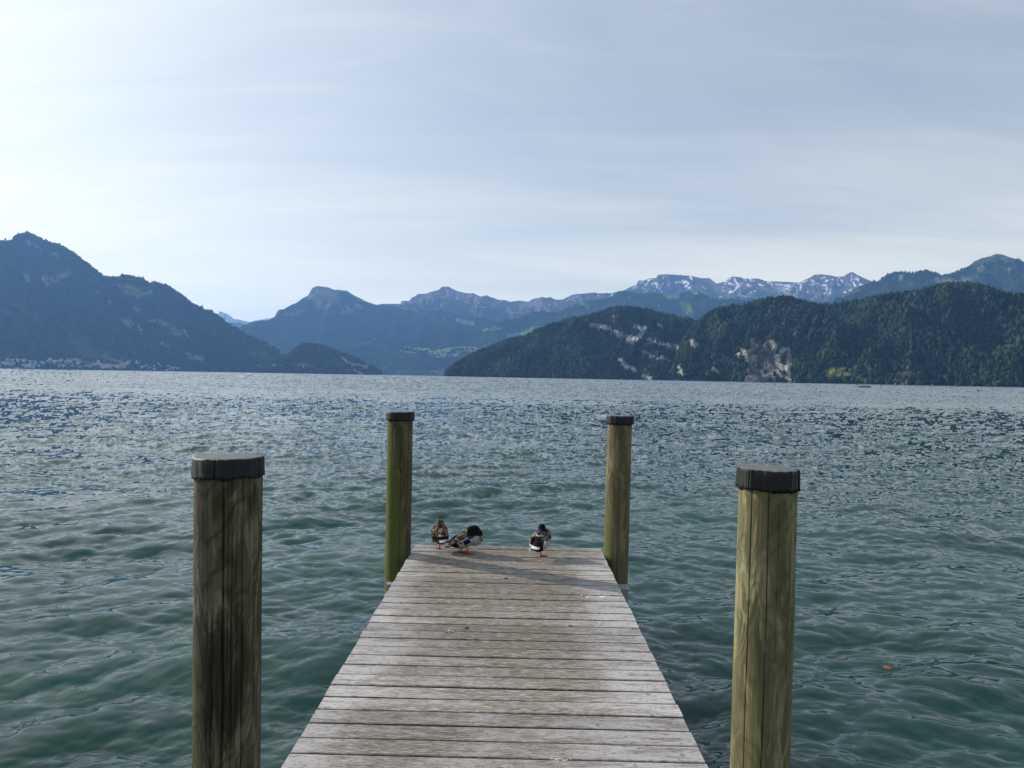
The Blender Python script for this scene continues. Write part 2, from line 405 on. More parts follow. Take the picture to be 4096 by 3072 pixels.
rock2 = [([(1150, 760), (1190, 800)], 30), ([(1020, 1010), (1040, 1080)], 18), ([(1610, 830), (1600, 900)], 22), ([(1660, 860), (1690, 930)], 18), ([(1930, 760), (1990, 870), (2060, 830)], 20),
    ([(1990, 900), (2020, 1080)], 28), ([(2100, 950), (2080, 1080)], 30), ([(2100, 820), (2110, 900)], 14), ([(1880, 980), (1950, 1060), (1860, 1050)], 26),
    ([(1700, 1030), (1680, 1130)], 14), ([(1960, 340), (1960, 370)], 10), ([(2040, 375), (2060, 380)], 8), ([(1500, 545), (1560, 560)], 12), ([(1340, 850), (1345, 900)], 9), ([(1350, 1020), (1420, 1060)], 12)]
paint(F2, [([(1740, 860), (1760, 1100)], 60), ([(1860, 860), (1900, 1110)], 70), ([(1740, 740), (1880, 800)], 34)], Z4, (0.075, 0.076, 0.074), 10, 14, 0.3, 4)
rock2 = [(p_, w_*1.25) for p_, w_ in rock2]
paint(F2, rock2, Z4, (0.34, 0.315, 0.26), 11, 11, 0.6, 5, strata=0.42)
paint(F2, [([(250, 1272), (400, 1235), (480, 1240)], 34), ([(250, 1285), (480, 1280)], 20), ([(540, 1300), (700, 1310)], 5)], Z5, (0.14, 0.155, 0.05), 3, 20, 0.1, 6)
paint(F2, [([(990, 1290), (1090, 1270)], 26)], Z5, (0.05, 0.04, 0.03), 3, 20, 0.1, 6)
paint(F2, [([(1160, 880)], 12), ([(1270, 890)], 12), ([(1810, 650)], 16), ([(1700, 660)], 10)], Z5, (0.3, 0.27, 0.2), 5, 12, 0.3, 6)

# --- left mountain
Lm = terrain('mountain', [(-900, 1080), (-500, 1040), (-200, 985), (0, 967), (23, 962), (50, 959), (54, 949), (73, 934), (104, 929), (131, 936), (154, 947), (170, 957), (200, 969), (231, 976), (262, 988),
    (289, 1007), (309, 1023), (336, 1046), (366, 1067), (390, 1084), (409, 1100), (444, 1105), (476, 1105), (490, 1097), (517, 1099), (540, 1106), (571, 1111), (586, 1125), (598, 1133),
    (617, 1130), (652, 1138), (675, 1146), (706, 1165), (733, 1185), (764, 1212), (795, 1225), (820, 1238), (839, 1241), (873, 1264), (906, 1290), (928, 1304), (951, 1317), (965, 1330),
    (991, 1341), (1021, 1356), (1043, 1364), (1062, 1369), (1080, 1382), (1095, 1391), (1121, 1404), (1136, 1412), (1151, 1419), (1175, 1440), (1220, 1465), (1290, 1484)],
    5600, 1.65, 1100, 240, 10, 0.27, 760, 5, prof=1.35, jag=1.2, jagl=25)
paint(Lm, [([(1070, 575), (1240, 592)], 16), ([(1230, 680), (1330, 690), (1450, 740)], 26), ([(1300, 740), (1420, 770)], 30)], Z1, (0.10, 0.14, 0.045), 8, 20, 0.5, 1, amt=0.9)
paint(Lm, [([(1430, 790), (1500, 765), (1560, 750)], 20), ([(1320, 695), (1400, 700)], 10)], Z1, MEADOW, 6, 16, 0.4, 1)
paint(Lm, [([(1060, 1415), (1160, 1445), (1270, 1475)], 16)], Z1, MEADOW, 7, 14, 0.5, 2)
paint(Lm, [([(740, 1240), (880, 1270), (830, 1330), (950, 1390), (1100, 1400)], 55)], Z1, (0.055, 0.085, 0.035), 14, 22, 0.6, 2, amt=0.7)
paint(Lm, [([(0, 840), (150, 900), (320, 985), (460, 1078)], 9), ([(40, 925), (250, 1050)], 8), ([(150, 880), (430, 995)], 6)], Z1, (0.09, 0.12, 0.05), 4, 16, 0.6, 3, amt=0.6)  # faint light streaks of hazy sunbeams, painted into the slope colour
paint(Lm, [([(520, 640), (600, 600), (690, 560)], 30), ([(560, 360), (610, 370)], 22), ([(430, 320), (425, 345)], 10), ([(1290, 1040), (1350, 1080)], 32), ([(1560, 1040), (1640, 1050), (1740, 1090)], 20),
    ([(1790, 1130), (1850, 1180)], 35), ([(1900, 1130), (1950, 1210)], 12), ([(1940, 1385), (2010, 1425), (2090, 1440)], 24), ([(1660, 1270), (1750, 1320)], 16), ([(1410, 910), (1430, 930)], 24),
    ([(1130, 850)], 16), ([(1010, 750)], 20), ([(300, 220), (310, 250)], 22), ([(380, 270)], 16), ([(450, 590), (480, 640)], 30), ([(1440, 1120), (1470, 1160)], 22), ([(260, 560), (300, 620)], 26)],
    Z1, (0.24, 0.23, 0.22), 12, 14, 0.7, 4, amt=0.8, strata=0.9)
paint(Lm, [([(760, 812), (815, 832)], 8), ([(925, 880), (950, 900)], 9), ([(1000, 912), (1008, 930)], 8), ([(680, 1035), (720, 1060)], 16)], Z2, MEADOW, 4, 12, 0.4, 4)
paint(Lm, [([(620, 890), (800, 950)], 45)], Z2, (0.075, 0.07, 0.035), 8, 20, 0.6, 4, amt=0.6)

Pm = terrain('wooded_headland', [(1000, 1492), (1060, 1474), (1110, 1455), (1150, 1428), (1158, 1417), (1173, 1404), (1188, 1393), (1206, 1380), (1236, 1377), (1273, 1381), (1310, 1390), (1343, 1404),
    (1380, 1416), (1418, 1430), (1447, 1447), (1473, 1466), (1492, 1469), (1510, 1479), (1521, 1486), (1528, 1500)],
    5200, 1.9, 420, 90, 8, 0.22, 310, 15, prof=1.25, jag=1.2, jagl=25, minth=80)
paint(Pm, [([(1040, 1020), (1180, 1018)], 12), ([(780, 1050), (860, 1035)], 10)], Z2, MEADOW, 3, 12, 0.4, 4)
paint(Pm, [([(1235, 1045), (1320, 1065), (1420, 1062)], 7)], Z2, GREEN, 3, 12, 0.4, 4)
paint(Pm, [([(1580, 950), (1640, 1000), (1720, 1025), (1850, 1040)], 20), ([(1720, 1080), (1790, 1120)], 18)], Z2, (0.28, 0.25, 0.22), 8, 12, 0.5, 4, amt=0.8)

# --- blue mountains
Mm = terrain('mountain', [(840, 1345), (954, 1313), (980, 1299), (1006, 1289), (1040, 1282), (1073, 1280), (1099, 1267), (1106, 1250), (1114, 1239), (1136, 1236), (1166, 1219), (1188, 1210), (1210, 1193),
    (1232, 1182), (1242, 1163), (1249, 1152), (1269, 1144), (1292, 1146), (1314, 1150), (1336, 1159), (1355, 1159), (1388, 1163), (1410, 1177), (1432, 1189), (1466, 1206), (1503, 1219),
    (1544, 1215), (1578, 1215), (1600, 1217), (1640, 1233), (1678, 1243), (1756, 1241), (1815, 1252), (1871, 1262), (1945, 1273), (2000, 1286), (2060, 1310), (2160, 1350)],
    8800, 1.5, 1100, 260, 8, 0.26, 800, 25, prof=1.1, jag=2, jagl=22, stretch=1.5)
paint(Mm, [([(1270, 230), (1500, 260), (1480, 300)], 50), ([(1240, 280), (1350, 330), (1330, 380)], 36), ([(900, 440), (880, 480)], 14), ([(1740, 380), (1770, 400)], 20), ([(1640, 380), (1650, 420)], 14), ([(1130, 450), (1160, 430)], 16)],
      Z2, (0.26, 0.235, 0.22), 14, 12, 0.6, 3, amt=0.85)
paint(Mm, [([(1390, 410), (1470, 360)], 16), ([(1600, 460), (1700, 440)], 22), ([(1540, 222), (1640, 232), (1740, 300), (1880, 355)], 9), ([(950, 485), (1060, 480), (1140, 470)], 8)], Z2, (0.15, 0.21, 0.07), 8, 12, 0.5, 3)
paint(Mm, [([(1760, 800), (1880, 780), (1950, 735)], 8), ([(1900, 820), (2050, 808)], 5)], Z2, MEADOW, 3, 10, 0.3, 3)
paint(Mm, [([(120, 372), (230, 385), (330, 415), (470, 440)], 14)], Z3, (0.16, 0.22, 0.07), 4, 14, 0.4, 3)
paint(Mm, [([(890, 540), (960, 570), (1050, 575)], 20), ([(740, 515)], 10), ([(440, 488)], 8)], Z3, (0.34, 0.31, 0.29), 6, 8, 0.5, 3)

Nm = terrain('mountain', [(1330, 1400), (1380, 1394), (1450, 1387), (1540, 1384), (1604, 1381), (1648, 1358), (1708, 1339), (1759, 1327), (1834, 1325), (1919, 1323), (1956, 1308), (1989, 1295), (2026, 1282), (2078, 1273),
    (2108, 1258), (2126, 1247), (2160, 1247), (2204, 1250), (2234, 1249), (2264, 1239), (2293, 1223), (2320, 1217), (2353, 1202), (2406, 1196), (2455, 1186), (2471, 1172), (2499, 1166), (2528, 1170),
    (2564, 1176), (2613, 1170), (2654, 1178), (2691, 1180), (2739, 1170), (2764, 1162), (2788, 1165), (2813, 1178), (2849, 1196), (2882, 1200), (2931, 1194), (2984, 1204), (3016, 1189), (3041, 1188),
    (3061, 1200), (3114, 1188), (3200, 1196), (3300, 1215), (3450, 1245), (3700, 1330)],
    [(1330, 7900), (2000, 7900), (3700, 7200)], 1.7, 1400, 220, 8, 0.26, 740, 55, prof=1.15, jag=2.0, jagl=22, stretch=1.3)
paint(Nm, [([(1450, 705), (1600, 690), (1640, 640), (1780, 625)], 20), ([(1640, 660), (1800, 640)], 22), ([(1140, 645), (1290, 640), (1365, 630)], 9), ([(1260, 615), (1310, 610)], 8)], Z3, (0.16, 0.22, 0.07), 6, 14, 0.3, 3)
paint(Nm, [([(220, 170), (290, 205), (450, 215), (570, 240)], 14), ([(510, 148), (640, 125), (860, 150)], 18), ([(1000, 192), (1200, 155), (1400, 115), (1650, 95)], 16), ([(860, 200), (1000, 215), (1100, 230)], 18),
    ([(1900, 150), (2000, 130), (2090, 90)], 14), ([(1700, 190), (1900, 200)], 14), ([(1430, 245), (1520, 235)], 16), ([(870, 240), (930, 260)], 10), ([(1570, 295), (1620, 298)], 8), ([(260, 98), (340, 110)], 7)],
    Z7, (0.26, 0.33, 0.09), 3, 10, 0.3, 3)
paint(Nm, [([(890, 635), (1050, 640), (1240, 635)], 14), ([(1080, 570), (1200, 600)], 14), ([(1090, 690), (1200, 690)], 12)], Z7, (0.24, 0.22, 0.09), 4, 10, 0.4, 3)
paint(Nm, [([(880, 300), (960, 320), (1010, 300)], 18), ([(1140, 262), (1200, 275)], 12), ([(60, 380), (130, 400), (120, 420)], 16), ([(1080, 400), (1130, 470)], 40), ([(1470, 380)], 16), ([(1500, 300), (1900, 330)], 12)], Z4, (0.13, 0.19, 0.06), 6, 14, 0.5, 3)
paint(Nm, [([(820, 390), (825, 425)], 4), ([(530, 300), (530, 350)], 4), ([(1160, 285), (1210, 285)], 5)], Z4, (0.3, 0.28, 0.26), 3, 10, 0.5, 3)

Bm = terrain('mountain', [(1540, 1250), (1599, 1219), (1607, 1203), (1637, 1204), (1648, 1189), (1663, 1184), (1670, 1176), (1702, 1175), (1722, 1167), (1756, 1159), (1765, 1149), (1774, 1146), (1797, 1147), (1815, 1159),
    (1841, 1167), (1871, 1173), (1893, 1173), (1923, 1186), (1945, 1181), (1967, 1189), (1997, 1200), (2019, 1200), (2041, 1207), (2082, 1202), (2112, 1207), (2130, 1196), (2167, 1188), (2186, 1191),
    (2199, 1188), (2227, 1199), (2249, 1198), (2271, 1188), (2293, 1177), (2320, 1175), (2381, 1170), (2394, 1173), (2455, 1172), (2471, 1165), (2499, 1162), (2560, 1175), (2660, 1220)],
    9900, 1.3, 900, 160, 8, 0.22, 560, 75, prof=1.0, jag=2.4, jagl=16, stretch=2.0)
Bm.col[:] = (0.10, 0.11, 0.075)
paint(Bm, [([(300, 330), (450, 290), (700, 250), (850, 260), (1100, 300), (1400, 370)], 55), ([(1400, 380), (1700, 370), (1900, 390), (2000, 380)], 70), ([(2000, 340), (2210, 290)], 30)], Z3, (0.25, 0.22, 0.21), 14, 14, 0.6, 3)
paint(Bm, [([(715, 285), (745, 290)], 5), ([(765, 288)], 3), ([(868, 295), (900, 308)], 5), ([(565, 345), (568, 370)], 3), ([(715, 380), (720, 370)], 4), ([(970, 345), (1030, 362)], 2.5), ([(1080, 390), (1190, 405)], 2.5),
    ([(2065, 330), (2105, 312)], 5), ([(1470, 455), (1530, 465)], 2.5), ([(1540, 470), (1620, 460)], 2.5), ([(785, 385), (790, 395)], 2.5)], Z3, SNOW, 2, 8, 0.4, 8)
paint(Bm, [([(627, 485), (660, 428)], 10), ([(560, 500), (600, 475)], 8), ([(400, 452), (415, 450)], 6), ([(35, 488), (40, 478)], 7), ([(100, 520), (112, 525)], 5)], ZA, SNOW, 1, 8, 0.4, 8)

Sm = terrain('mountain', [(2400, 1200), (2463, 1168), (2499, 1160), (2528, 1144), (2544, 1141), (2554, 1123), (2585, 1119), (2603, 1112), (2623, 1113), (2634, 1098), (2666, 1097), (2707, 1099), (2768, 1104), (2805, 1113),
    (2837, 1112), (2849, 1121), (2866, 1134), (2898, 1127), (2927, 1106), (2959, 1108), (2975, 1114), (3032, 1114), (3065, 1125), (3114, 1126), (3200, 1130), (3220, 1119), (3237, 1112), (3257, 1099), (3281, 1097),
    (3322, 1101), (3342, 1107), (3375, 1105), (3395, 1092), (3408, 1087), (3432, 1101), (3456, 1112), (3489, 1126), (3560, 1145), (3700, 1185)],
    10800, 1.4, 1500, 220, 8, 0.18, 620, 95, prof=1.0, jag=1.6, jagl=14, stretch=1.6)
Sm.col[:] = (0.14, 0.122, 0.118)
paint(Sm, [([(1100, 250), (1300, 330), (1700, 300), (2000, 300)], 40), ([(500, 260), (700, 280)], 30)], Z4, (0.08, 0.095, 0.05), 16, 22, 0.7, 3, amt=0.8)
paint(Sm, [([(1200, 210), (1270, 290)], 22), ([(1650, 180), (1720, 200)], 30), ([(2000, 240), (2150, 330)], 36), ([(560, 200), (620, 230)], 14)], Z4, (0.28, 0.24, 0.23), 14, 12, 0.6, 3)
snA = [([(1150, 235), (1210, 185)], 11), ([(1290, 190), (1370, 155)], 12), ([(1235, 275), (1285, 235)], 9), ([(1200, 240), (1225, 228)], 6), ([(1370, 245), (1400, 205)], 15), ([(1430, 240), (1460, 270), (1450, 305)], 15),
    ([(1490, 345), (1530, 280)], 11), ([(1550, 250), (1570, 225)], 11), ([(1630, 272), (1668, 240)], 9), ([(1780, 225), (1860, 210), (1920, 225), (1960, 210), (2010, 230), (1990, 270), (1950, 300)], 13), ([(1905, 185), (1930, 230)], 16),
    ([(2040, 120), (2060, 160)], 18), ([(2000, 325), (2075, 290)], 10), ([(2050, 340), (2060, 325)], 8), ([(1780, 432), (1845, 430)], 8), ([(1530, 400), (1540, 372)], 9), ([(1020, 325), (1055, 310)], 14),
    ([(1195, 315), (1230, 335)], 6), ([(1615, 125)], 6), ([(1410, 380), (1425, 360)], 6), ([(1555, 145), (1562, 130)], 7)]
snB = [([(430, 115), (450, 165), (490, 180), (450, 220)], 15), ([(440, 235), (400, 265), (360, 275)], 10), ([(350, 165), (420, 180)], 9), ([(360, 120), (390, 95)], 6), ([(305, 145), (340, 140)], 6), ([(545, 115), (570, 122)], 13),
    ([(610, 115), (632, 125)], 13), ([(580, 180), (630, 200)], 9), ([(737, 178), (745, 192)], 10), ([(770, 185), (772, 194)], 8), ([(460, 312), (500, 285)], 7), ([(465, 312), (545, 320)], 9), ([(545, 330), (620, 325)], 8),
    ([(570, 310), (690, 240)], 5), ([(830, 150), (860, 150)], 11), ([(880, 165), (885, 190)], 7), ([(930, 175), (980, 180), (1060, 195), (1130, 215)], 9), ([(1010, 220), (1080, 230)], 8), ([(1000, 250), (1040, 250)], 5),
    ([(975, 275), (990, 240)], 5), ([(1080, 180), (1150, 190), (1190, 210)], 11), ([(1190, 230), (1190, 260)], 10), ([(1175, 285), (1215, 288)], 6), ([(1150, 165), (1230, 165)], 12), ([(1240, 180), (1230, 240)], 14),
    ([(1260, 150), (1310, 135)], 9), ([(1370, 130), (1430, 160), (1490, 185), (1540, 190)], 12), ([(1350, 180), (1440, 175)], 9), ([(1500, 225), (1550, 240), (1570, 290), (1580, 320)], 10), ([(1540, 180), (1562, 225)], 11),
    ([(1540, 140), (1570, 125)], 9), ([(1520, 285), (1560, 290)], 6), ([(1595, 235)], 9), ([(1596, 255), (1600, 300)], 5), ([(1685, 115), (1688, 130)], 9), ([(1735, 120), (1750, 145)], 10), ([(1690, 170), (1715, 185)], 9), ([(1700, 185), (1705, 195)], 7),
    ([(1865, 60), (1862, 130)], 6), ([(1890, 70), (1895, 115)], 5), ([(1908, 80), (1910, 125)], 5), ([(1925, 80), (1925, 125)], 5), ([(1948, 100), (1942, 140)], 7), ([(1885, 150), (1905, 195)], 9), ([(1960, 182), (2000, 172)], 9),
    ([(1770, 275), (1830, 265), (1865, 245)], 9), ([(1325, 270)], 8), ([(1265, 250), (1270, 265)], 5), ([(20, 200), (60, 230)], 5), ([(80, 225)], 6), ([(240, 328), (275, 330)], 6), ([(280, 245), (300, 255)], 4),
    ([(1480, 105), (1540, 90)], 5), ([(1530, 85), (1545, 110)], 5), ([(1640, 115), (1620, 120)], 5), ([(1840, 175), (1850, 190)], 6), ([(1720, 85), (1700, 95)], 5), ([(2070, 138)], 6), ([(380, 210), (370, 245)], 5), ([(660, 255), (685, 265)], 7),
    ([(290, 212)], 6), ([(305, 170)], 6), ([(515, 165), (540, 160)], 6), ([(660, 125), (665, 140)], 8), ([(715, 175)], 6), ([(1090, 245), (1130, 235)], 5), ([(900, 215), (890, 205)], 5)]
paint(Sm, snA, ZA, SNOW, 2.0, 8, 0.35, 8); paint(Sm, snB, ZB, SNOW, 2.0, 8, 0.35, 9)

Rm = terrain('mountain', [(3180, 1262), (3302, 1214), (3351, 1189), (3391, 1169), (3424, 1153), (3456, 1143), (3493, 1127), (3517, 1123), (3534, 1111), (3554, 1097), (3583, 1088), (3607, 1087), (3644, 1093), (3680, 1088),
    (3701, 1083), (3725, 1091), (3753, 1093), (3766, 1105), (3778, 1099), (3819, 1091), (3847, 1079), (3880, 1062), (3896, 1046), (3928, 1032), (3961, 1025), (3985, 1015), (4010, 1018), (4042, 1030),
    (4071, 1038), (4096, 1047), (4200, 1085), (4400, 1150), (4800, 1200), (5200, 1260)],
    6600, 1.6, 900, 160, 8, 0.18, 700, 115, prof=1.1, jag=2.0, jagl=14)
paint(Rm, [([(1350, 350), (1430, 360)], 26), ([(1460, 350), (1560, 370)], 24), ([(1620, 340), (1680, 350)], 20), ([(1770, 240), (1790, 220)], 24), ([(1000, 320)], 20), ([(1100, 380)], 12), ([(2060, 240), (2070, 260)], 14), ([(600, 440), (420, 500)], 12), ([(330, 530), (300, 560)], 14), ([(1740, 310)], 10)],
      Z5, (0.20, 0.19, 0.185), 12, 12, 0.6, 3, amt=0.8)
paint(Rm, [([(1720, 180), (1850, 140), (1950, 110), (2100, 150)], 26)], Z5, (0.09, 0.10, 0.05), 6, 14, 0.6, 3)

Dm = terrain('mountain', [(780, 1305), (840, 1285), (873, 1258), (880, 1243), (889, 1249), (906, 1254), (921, 1263), (936, 1276), (958, 1278), (980, 1284), (1002, 1288), (1025, 1280), (1047, 1278), (1069, 1272), (1085, 1275), (1130, 1300)],
    17000, 1.3, 400, 100, 6, 0.15, 700, 135, prof=1.0, jag=1.8, jagl=8)
Dm.col[:] = (0.3, 0.3, 0.32)
dn = fbm(Dm.px/6.0, Dm.py/3.0, 4, 3); Dm.col[:] = np.where((dn > -0.05)[..., None], SNOW, Dm.col)
Hm = terrain('foothill', [(800, 1318), (870, 1296), (921, 1290), (960, 1291), (980, 1296), (1010, 1302), (1060, 1318)], 14000, 1.3, 200, 40, 6, 0.1, 700, 145, prof=1.0)

finish(F1, MT_near); finish(F2, MT_near); finish(Lm, MT_near); finish(Pm, MT_near)
finish(Mm, MT_mid); finish(Nm, MT_mid); finish(Rm, MT_mid)
finish(Bm, MT_far); finish(Sm, MT_far); finish(Dm, MT_far); finish(Hm, MT_far)

# ------------------------------------------------------------------ forests
def tree_templates():
    T = []
    bm = bmesh.new(); bmesh.ops.create_icosphere(bm, subdivisions=1, radius=1.0)
    ico = np.array([v.co[:] for v in bm.verts]); icf = np.array([[v.index for v in f.verts] for f in bm.faces]); bm.free()
    for s in range(5):
        g = np.random.default_rng(s); V = ico*(1+0.28*g.normal(size=(len(ico), 1)))
        V[:, 2] = V[:, 2]*0.62+0.52; V[:, :2] *= 0.5
        T.append((V, icf, 0))
    for s in range(4):
        g = np.random.default_rng(20+s); V = []; Fc = []
        for z0, z1, rd in ((0.08, 0.62, 0.24), (0.42, 1.0, 0.16)):
            b = len(V); m = 6
            for k in range(m):
                a = 2*math.pi*k/m; rj = rd*(0.75+0.5*g.random()); V.append((rj*math.cos(a), rj*math.sin(a), z0+0.08*g.normal()*0.5))
            V.append((0, 0, z1)); V.append((0, 0, z0+0.08))
            for k in range(m): Fc.append((b+k, b+(k+1) % m, b+m)); Fc.append((b+(k+1) % m, b+k, b+m+1))
        T.append((np.array(V), np.array(Fc), 1))
    return T
TEMPL = tree_templates()
def forest(T, name, n, hmin, hmax, con, seed, vmin=0.0, vmax=1.03, tv=0.28):
    g = np.random.default_rng(seed)
    nf, nu = T.nf, T.nu; P = T.P[:nf+2]
    A = np.linalg.norm(np.cross(P[1:, :-1]-P[:-1, :-1], P[:-1, 1:]-P[:-1, :-1]), axis=-1)
    A[P[1:, :-1, 2] < 0.5] = 0
    rowv = np.arange(A.shape[0])/nf; A[(rowv < vmin) | (rowv > vmax)] = 0
    mk = T.mask[:A.shape[0], :-1].copy()
    mk[:-2] = np.maximum(mk[:-2], T.mask[2:A.shape[0], :-1]); A = A*np.where(mk < 0.30, 1.0, 0.02)
    cdf = np.cumsum(A.ravel()); idx = np.searchsorted(cdf, g.random(n)*cdf[-1])
    i = idx//A.shape[1]; j = idx % A.shape[1]
    fu = g.random(n)[:, None]; fv = g.random(n)[:, None]
    p = (P[i, j]*(1-fu)+P[i, j+1]*fu)*(1-fv)+(P[i+1, j]*(1-fu)+P[i+1, j+1]*fu)*fv
    kind_n = fbm(p[:, 0]/170.0, p[:, 1]/170.0, 3, seed+2)+0.35*g.normal(size=n)
    conif = kind_n > con
    h = hmin+(hmax-hmin)*g.random(n)**1.8; h = np.where(conif, h*1.15, h)
    a = g.random(n)*6.283; wid = np.where(conif, 0.8+0.4*g.random(n), 0.62+0.38*g.random(n))
    tid = np.where(conif, 5+g.integers(0, 4, n), g.integers(0, 5, n))
    base = np.where(conif[:, None], np.array([0.012, 0.021, 0.015]), np.array([0.024, 0.041, 0.020]))
    tone = np.exp(tv*g.normal(size=(n, 1)))*np.clip(1+0.9*fbm(p[:, 0]/110.0, p[:, 1]/110.0, 4, seed+5), 0.3, 2)[:, None]
    col = base*tone; col[:, 0] *= (1+0.25*g.random(n))
    VV, FF, CC = [], [], []; off = 0
    for k, (tv, tf, _) in enumerate(TEMPL):
        s = np.where(tid == k)[0]
        if len(s) == 0: continue
        c, sn = np.cos(a[s])[:, None], np.sin(a[s])[:, None]
        jit = 1+0.12*g.normal(size=(len(s), len(tv)))
        x = tv[None, :, 0]*jit; y = tv[None, :, 1]*jit
        hw = (h[s]*wid[s])[:, None]
        V = np.stack([(c*x-sn*y)*hw+p[s, 0:1], (sn*x+c*y)*hw+p[s, 1:2], tv[None, :, 2]*jit*h[s][:, None]+p[s, 2:3]-1.0], -1)
        VV.append(V.reshape(-1, 3)); FF.append((tf[None]+off+(np.arange(len(s))*len(tv))[:, None, None]).reshape(-1, 3))
        CC.append(np.repeat(col[s], len(tv), axis=0)); off += V.shape[0]*V.shape[1]
    o = new_mesh(name, np.concatenate(VV), np.concatenate(FF), FOL, smooth=True)
    color_attr(o, np.concatenate(CC))
    return tag(o, kind='stuff')
fm = Mat('forest_foliage', 1.0, 0.0)
fn = fm.noise(fm.pos('World'), 0.6, 3, 0.6)
fm.set('Base Color', fm.n('ShaderNodeVectorMath', {0: fm.n('ShaderNodeVertexColor', layer_name='Col').outputs[0], 'Scale': fm.ramp(fn, 0.3, 0.7, 0.6, 1.4)}, operation='SCALE').outputs[0])
fm.bump(fn, 1.0, 1.5); FOL = fm.m
forest(F1, 'forest', 42000, 5.5, 17, 0.08, 61)
forest(F2, 'forest', 60000, 5.5, 17, 0.12, 62)
forest(Lm, 'forest', 42000, 9, 19, 0.0, 63, tv=0.15)
forest(Pm, 'forest', 8000, 8, 17, 0.25, 64)
forest(Rm, 'forest', 8000, 11, 20, -0.2, 65, 0.86)
forest(Nm, 'forest', 9000, 11, 22, -0.2, 66, 0.88)

# ------------------------------------------------------------------ far buildings, bridges, boats
def locate(T, x, y):
    d = (T.px[:T.nf]-x)**2+(T.py[:T.nf]-y)**2
    i = np.argmin(d); return T.P[i//T.nu, i % T.nu].copy()
HW = [plain('house_wall_'+n, c, 0.9, 0.1, 0.1, 0.5) for n, c in (('white', (0.72, 0.70, 0.66)), ('cream', (0.55, 0.50, 0.40)), ('pink', (0.48, 0.36, 0.32)), ('grey', (0.38, 0.38, 0.38)))]
HR = [plain('house_roof_'+n, c, 0.9, 0.1, 0.2, 0.5) for n, c in (('red', (0.22, 0.10, 0.07)), ('slate', (0.10, 0.10, 0.11)), ('pale', (0.5, 0.5, 0.5)))]
GLS = plain('dark_window_glass', (0.03, 0.035, 0.045), 0.2, 0.5)
def house_mesh(name, w, d, h, rh, wm_, rm_, win=True):
    V = []; Fc = []; Mi = []
    def box(x0, x1, y0, y1, z0, z1, mi):
        b = len(V)
        V.extend([(x0, y0, z0), (x1, y0, z0), (x1, y1, z0), (x0, y1, z0), (x0, y0, z1), (x1, y0, z1), (x1, y1, z1), (x0, y1, z1)])
        for f in ((0, 1, 5, 4), (1, 2, 6, 5), (2, 3, 7, 6), (3, 0, 4, 7), (4, 5, 6, 7), (3, 2, 1, 0)): Fc.append([b+q for q in f]); Mi.append(mi)
    box(-w/2, w/2, -d/2, d/2, -6, h, 0)
    b = len(V); e = 0.6
    V.extend([(-w/2-e, -d/2-e, h), (w/2+e, -d/2-e, h), (w/2+e, d/2+e, h), (-w/2-e, d/2+e, h), (-w/2-e, 0, h+rh), (w/2+e, 0, h+rh)])
    for f in ((0, 1, 5, 4), (2, 3, 4, 5), (1, 2, 5), (3, 0, 4), (3, 2, 1, 0)): Fc.append([b+q for q in f]); Mi.append(1)
    if win:
        nx = max(2, int(w/3.2)); nz = max(1, int(h/3))
        for i in range(nx):
            for k in range(nz):
                cx = -w/2+(i+0.5)*w/nx; cz = (k+0.5)*h/nz
                box(cx-0.55, cx+0.55, -d/2-0.06, -d/2+0.05, cz-0.7, cz+0.7, 2)
    o = new_mesh(name, np.array(V), Fc, smooth=False, mats=[wm_, rm_, GLS], fmat=Mi)
    return o
def houses(T, spots, group, label, sizes, seed, toward=0.0):
    g = random.Random(seed); protos = []
    for k in range(8):
        w, d, h = g.uniform(*sizes[0]), g.uniform(8, 12), g.uniform(*sizes[1])
        protos.append((w, d, h, 2+g.random()*2.2, HW[g.choice((0, 0, 1, 1, 2, 3))], HR[g.choice((0, 0, 1, 1, 2))]))
    first = {}
    for x, y in spots:
        p = locate(T, x, y); k = g.randrange(8)
        if k not in first: o = house_mesh('house', *protos[k]); first[k] = o
        else: o = first[k].copy(); C.objects.link(o)
        o.location = (p[0], p[1], max(p[2], 1.0)); o.rotation_euler = (0, 0, -math.atan2(p[0], p[1])+g.uniform(-0.7, 0.7))
        tag(o, label(x, y) if callable(label) else label, 'house', group)
def z(pt, Z): return (Z[1]+pt[0]*Z[0], Z[2]+pt[1]*Z[0])
Z0a = (440/2212, 0, 1400); Z0b = (440/2212, 400, 1400); Z6 = (560/2212, 1000, 1420); ZC = (360/2212, 3400, 1490); ZD = (240/2212, 3060, 1480)
rs = random.Random(3)
town = []
for x0, x1, y0, y1, n in ((0, 250, 250, 345, 16), (120, 370, 190, 300, 9), (370, 700, 230, 345, 18), (700, 1000, 170, 345, 17), (1000, 1300, 200, 345, 11), (1280, 1640, 190, 350, 26), (1640, 2060, 240, 350, 22), (1960, 2212, 290, 355, 10)):
    for _ in range(n): town.append(z((rs.uniform(x0, x1), rs.uniform(y0, y1)), Z0a))
for x0, x1, y0, y1, n in ((0, 540, 300, 385, 26), (540, 790, 240, 300, 11), (800, 1220, 290, 400, 20), (1300, 1620, 340, 410, 9)):
    for _ in range(n): town.append(z((rs.uniform(x0, x1), rs.uniform(y0, y1)), Z0b))
def town_label(x, y):
    zone = 'left end' if x < 70 else 'left half' if x < 140 else 'left of the church' if x < 255 else 'by the church' if x < 330 else 'between church and long hotel' if x < 410 else 'around the long hotel' if x < 510 else 'right half' if x < 640 else 'thinly built right end'
    lvl = 'by the water' if y > 1471-0 +(x*0.018)-14 else 'up the slope'
    return 'small pale house '+lvl+', '+zone+' of lakeside town'
houses(Lm, town, 'houses of the lakeside town at the left foot of the mountain', town_label, ((11, 24), (7, 13)), 4)
